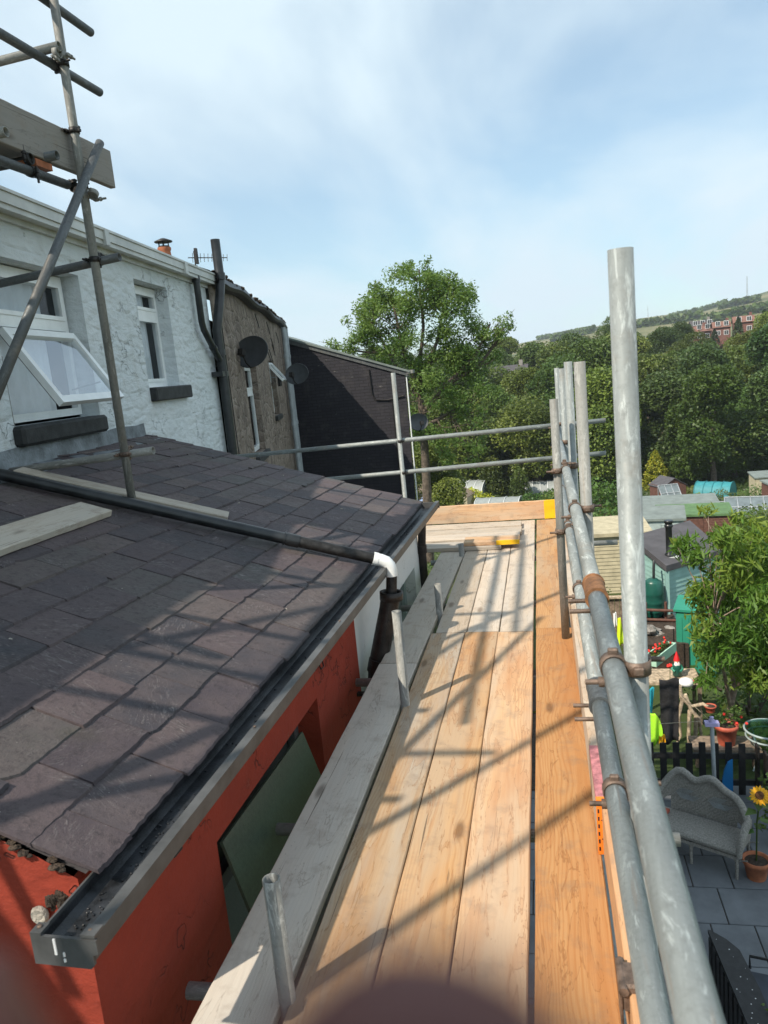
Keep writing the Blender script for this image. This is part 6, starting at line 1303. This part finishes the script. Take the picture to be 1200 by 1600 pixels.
# round glass table
tq = world_at(1200, 1140, 11.3); tb_ = empty('round_table', 'round pale green glass garden table at the right edge', 'table', None, (tq.x, 11.3, GP)); m = MB(); m.lathe((tq.x, 11.3, tq.z), [(.30, 0), (.315, .006), (.315, .018), (.30, .022)], 32); m.build('tabletop', 'glass_table', tb_)
m = MB(); n = 32; m.path([(tq.x + .32 * math.cos(6.2832 * k / n), 11.3 + .32 * math.sin(6.2832 * k / n), tq.z + .008) for k in range(n + 1)], .016, 7); m.path([(tq.x + .30 * math.cos(6.2832 * k / n), 11.3 + .30 * math.sin(6.2832 * k / n), tq.z - .1) for k in range(n + 1)], .014, 6); m.build('rim', 'pale_blue_board', tb_)
for k in range(4): a = k * 1.57 + .6; m = MB(); m.path([(tq.x + .28 * math.cos(a), 11.3 + .28 * math.sin(a), tq.z - .1), (tq.x + .2 * math.cos(a), 11.3 + .2 * math.sin(a), tq.z - .4), (tq.x + .3 * math.cos(a), 11.3 + .3 * math.sin(a), GP)], .013, 6); m.build('leg', 'pale_blue_board', tb_)
# rustic fence by the shed
rf = empty('rustic_fence', 'rustic brown pole fence in front of the turquoise summer house', 'fence', None, (2.6, 16.9, -5.1))
for k in range(3): m = MB(); zz_ = -4.0 - k * .22; m.path([(1.5, 17.0, zz_), (2.1, 16.95, zz_ - .02), (2.9, 16.9, zz_ - .06), (3.3, 16.85, zz_ - .03)], .035, 6); m.build('rail', 'brown_timber', rf)
for x in (1.62, 2.0, 2.42, 2.9): m = MB(); m.tube((x, 17.05, -5.2), (x + .02, 17.05, -3.88), .032, 6); m.build('post', 'brown_timber', rf)
# plank fence beyond the scaffold
pk = empty('plank_fence', 'weathered upright plank fence with flat capping between guard rail and tall standard', 'fence', None, (1.2, 17.9, -5.2)); a0, a1 = world_at(925, 932, 17.9), world_at(985, 932, 17.9)
m = MB(); x = a0.x - .3
while x < a1.x + .25: m.box((x, 17.9, -5.3), (x + .105, 17.925, a0.z - .06)); x += .115
m.build('planks', 'old_timber', pk); m = MB(); m.box((a0.x - .35, 17.84, a0.z - .06), (a1.x + .3, 17.99, a0.z - .02)); m.build('capping', 'driftwood', pk)
# rockery
rk = random.Random(9)
for k in range(14):
    q3 = world_at(rk.uniform(1004, 1052), rk.uniform(975, 1010), 16 + rk.random() * 1.5); m = MB(); m.blob((q3.x, q3.y, q3.z - .12), rk.uniform(.09, .17), 8, 6, .16, smooth=False, sq=(1.2, 1, .8)); o = m.build('rockery_stone', 'rock', None, loc=(q3.x, q3.y, q3.z - .1)); tag(o, 'grey rockery stone beside the green storage box', 'stone', 'rockery stones')
m = MB(); m.box((1.55, 15.6, -5.3), (2.65, 17.6, -4.30)); o = m.build('rockery_bank', 'soil', None); tag(o, kind='structure')
cn = world_at(1053, 1005, 15.3); m = MB(); m.tube((cn.x, 15.3, -5), (cn.x, 15.3, cn.z + .3), .012, 6); o = m.build('cane', 'steel_dark', None, loc=(cn.x, 15.3, -5)); tag(o, 'thin dark cane standing in front of the green storage box', 'cane')
# navy bench and chair at the bottom right
def bench():
    root = empty('garden_bench', 'black painted slatted bench with paint specks at the bottom right of the patio', 'bench', None, (1.35, 7.0, GP)); q0, q1 = WZ(1106, 1458, -3.72), WZ(1170, 1610, -3.72); d_ = (q1 - q0); L_ = d_.length + .3; d_.normalize(); az_ = math.degrees(math.atan2(d_.y, d_.x)); Mb = Matrix.Translation(q0) @ Matrix.Rotation(R(az_), 4, 'Z')
    m = MB(Mb); m.prism([(0, .0), (L_, .0), (L_, .20), (L_ * .5, .22), (.25, .2), (.12, .13), (.0, .02)], 0, .035); m.build('top_rail', 'fence_black', root)
    m = MB(Mb)
    for k in range(9): m.box((.05 + k * .115, -.01, -.42), (.12 + k * .115, .02, 0))
    m.build('back_slats', 'fence_black', root)
    m = MB(Mb); m.box((0, .0, -.46), (L_, .42, -.42)); m.build('seat', 'fence_black', root)
    for x in (.03, L_ - .06):
        for y in (.0, .38): m = MB(Mb); m.box((x, y, GP - q0.z), (x + .05, y + .05, -.46)); m.build('leg', 'fence_black', root)
    m = MB(Mb)
    for k in range(18): m.lathe((rnd.uniform(.1, L_ - .1), rnd.uniform(.03, .18), .0355), [(rnd.uniform(.002, .006), 0), (0, .001)], 6)
    m.build('paint_specks', 'white_paint', root)
bench()
nc = empty('navy_chair', 'navy plastic chair with a cut-out handle at the bottom right corner', 'chair', None, (1.75, 7.0, GP)); q0 = WZ(1168, 1515, -3.8); Mn = Matrix.Translation(q0) @ Matrix.Rotation(R(-12), 4, 'Z')
m = MB(Mn); m.box((.0, -.5, -.03), (.42, 0, .0), ch=.012)
for k in range(3): m.box((.06 + k * .12, -.42, .001), (.10 + k * .12, -.08, .006))
m.build('seat', 'navy_plastic', nc); m = MB(Mn); m.path([(.02, .02, .0), (.02, .05, .10), (.40, .05, .10), (.40, .02, .0)], .013, 6); m.build('handle', 'black_plastic', nc)
for x in (.03, .37):
    for y in (-.46, -.04): m = MB(Mn); m.tube((x, y, -.03), (x, y, GP - q0.z), .016, 7); m.build('leg', 'navy_plastic', nc)
bush('patio_plant', q0.x + .12, q0.y - .55, [(0, 0, .25, .14), (.12, -.05, .3, .14), (.05, -.15, .2, .12)], 'leaf_garden', 'small green plant at the bottom right corner of the picture', 3500, (.035, .02), z=-3.95, cat='plant')
bush('climbing_plant', 2.5, 9.3, [(0, 0, .3, .2), (.1, .1, .6, .2), (.0, 0, .85, .15), (.25, -.1, .45, .2)], 'leaf_garden', 'dark leafy plant behind the sunflower', 1800, (.07, .05), z=GP, cat='plant')

# ------------------------------------------------------------------ valley air
m = MB(); m.box((-900, -70, -40), (1400, 2700, 260)); hz = m.build('haze', 'haze'); tag(hz, kind='stuff')
# ------------------------------------------------------------------ the hand and phone of the photographer, right at the lens
CM = cam.matrix_world.copy()
def cc(x, y, z): return Vector((x, y, -z))          # x right, y up, z forward
ph_ = MB(CM); ph_.box(cc(-.038, -.128, -.0095), cc(.036, .020, -.0015), ch=.003)
ph = ph_.build('mobile_phone', 'black_plastic', None, Mw=CM); tag(ph, 'black mobile phone held in the hand at the viewpoint', 'phone')
hm = MB()
def finger(pts, rad): hm.path([cc(*p) for p in pts], .008, 14, radii=rad); hm.blob(cc(*pts[-1]), rad[-1] * 1.0, 14, 10); hm.blob(cc(*pts[0]), rad[0], 12, 8)
finger([(-.058, -.078, .010), (-.050, -.060, .030), (-.0370, -.0312, .047), (-.0325, -.0355, .0495), (-.018, -.051, .043), (-.007, -.039, .032), (.0012, -.0203, .0233)], [.0105, .0100, .0092, .0092, .0086, .0078, .0067])
finger([(-.060, -.095, .008), (-.052, -.090, .020), (-.036, -.084, .022), (-.016, -.080, .014), (.0, -.078, .0085)], [.0105, .010, .0092, .0086, .0078])
finger([(-.061, -.113, .006), (-.052, -.110, .018), (-.036, -.106, .020), (-.018, -.102, .013), (-.004, -.100, .0080)], [.010, .0095, .009, .0082, .0074])
finger([(-.060, -.130, .004), (-.052, -.128, .015), (-.038, -.124, .016), (-.024, -.121, .011), (-.013, -.119, .0072)], [.009, .0085, .008, .0074, .0066])
finger([(-.060, -.150, -.018), (-.055, -.125, -.026), (-.044, -.098, -.024), (-.028, -.078, -.019), (-.016, -.066, -.018)], [.013, .0125, .011, .010, .009])
for a, b, r0, r1 in (((-.058, -.078, .008), (-.055, -.155, -.012), .0115, .018), ((-.060, -.095, .006), (-.055, -.160, -.010), .0115, .018), ((-.061, -.113, .004), (-.056, -.165, -.008), .0115, .018), ((-.060, -.130, .002), (-.058, -.170, -.006), .011, .017), ((-.056, -.155, -.010), (-.075, -.235, -.03), .024, .026)):
    hm.path([cc(*a), (cc(*a) + cc(*b)) / 2, cc(*b)], .01, 14, radii=[r0, (r0 + r1) / 2, r1])
hm.v = [tuple(CM @ Vector(p)) for p in hm.v]
t = T('skin', (.30, .12, .09), .5, 0, .4); v = t.co(); t.col(t.ramp(t.noise(v, 120, 5), [(.35, (.11, .034, .028)), (.65, (.17, .06, .046))])); t.b.inputs['Subsurface Weight'].default_value = .04; t.b.inputs['Subsurface Radius'].default_value = (.01, .003, .0015); t.b.inputs['Subsurface Scale'].default_value = .8; t.bump(t.noise(v, 600, 3), .3, .0003); M['skin'] = t.m  # phone shade and red transmitted light are put into this darker skin colour
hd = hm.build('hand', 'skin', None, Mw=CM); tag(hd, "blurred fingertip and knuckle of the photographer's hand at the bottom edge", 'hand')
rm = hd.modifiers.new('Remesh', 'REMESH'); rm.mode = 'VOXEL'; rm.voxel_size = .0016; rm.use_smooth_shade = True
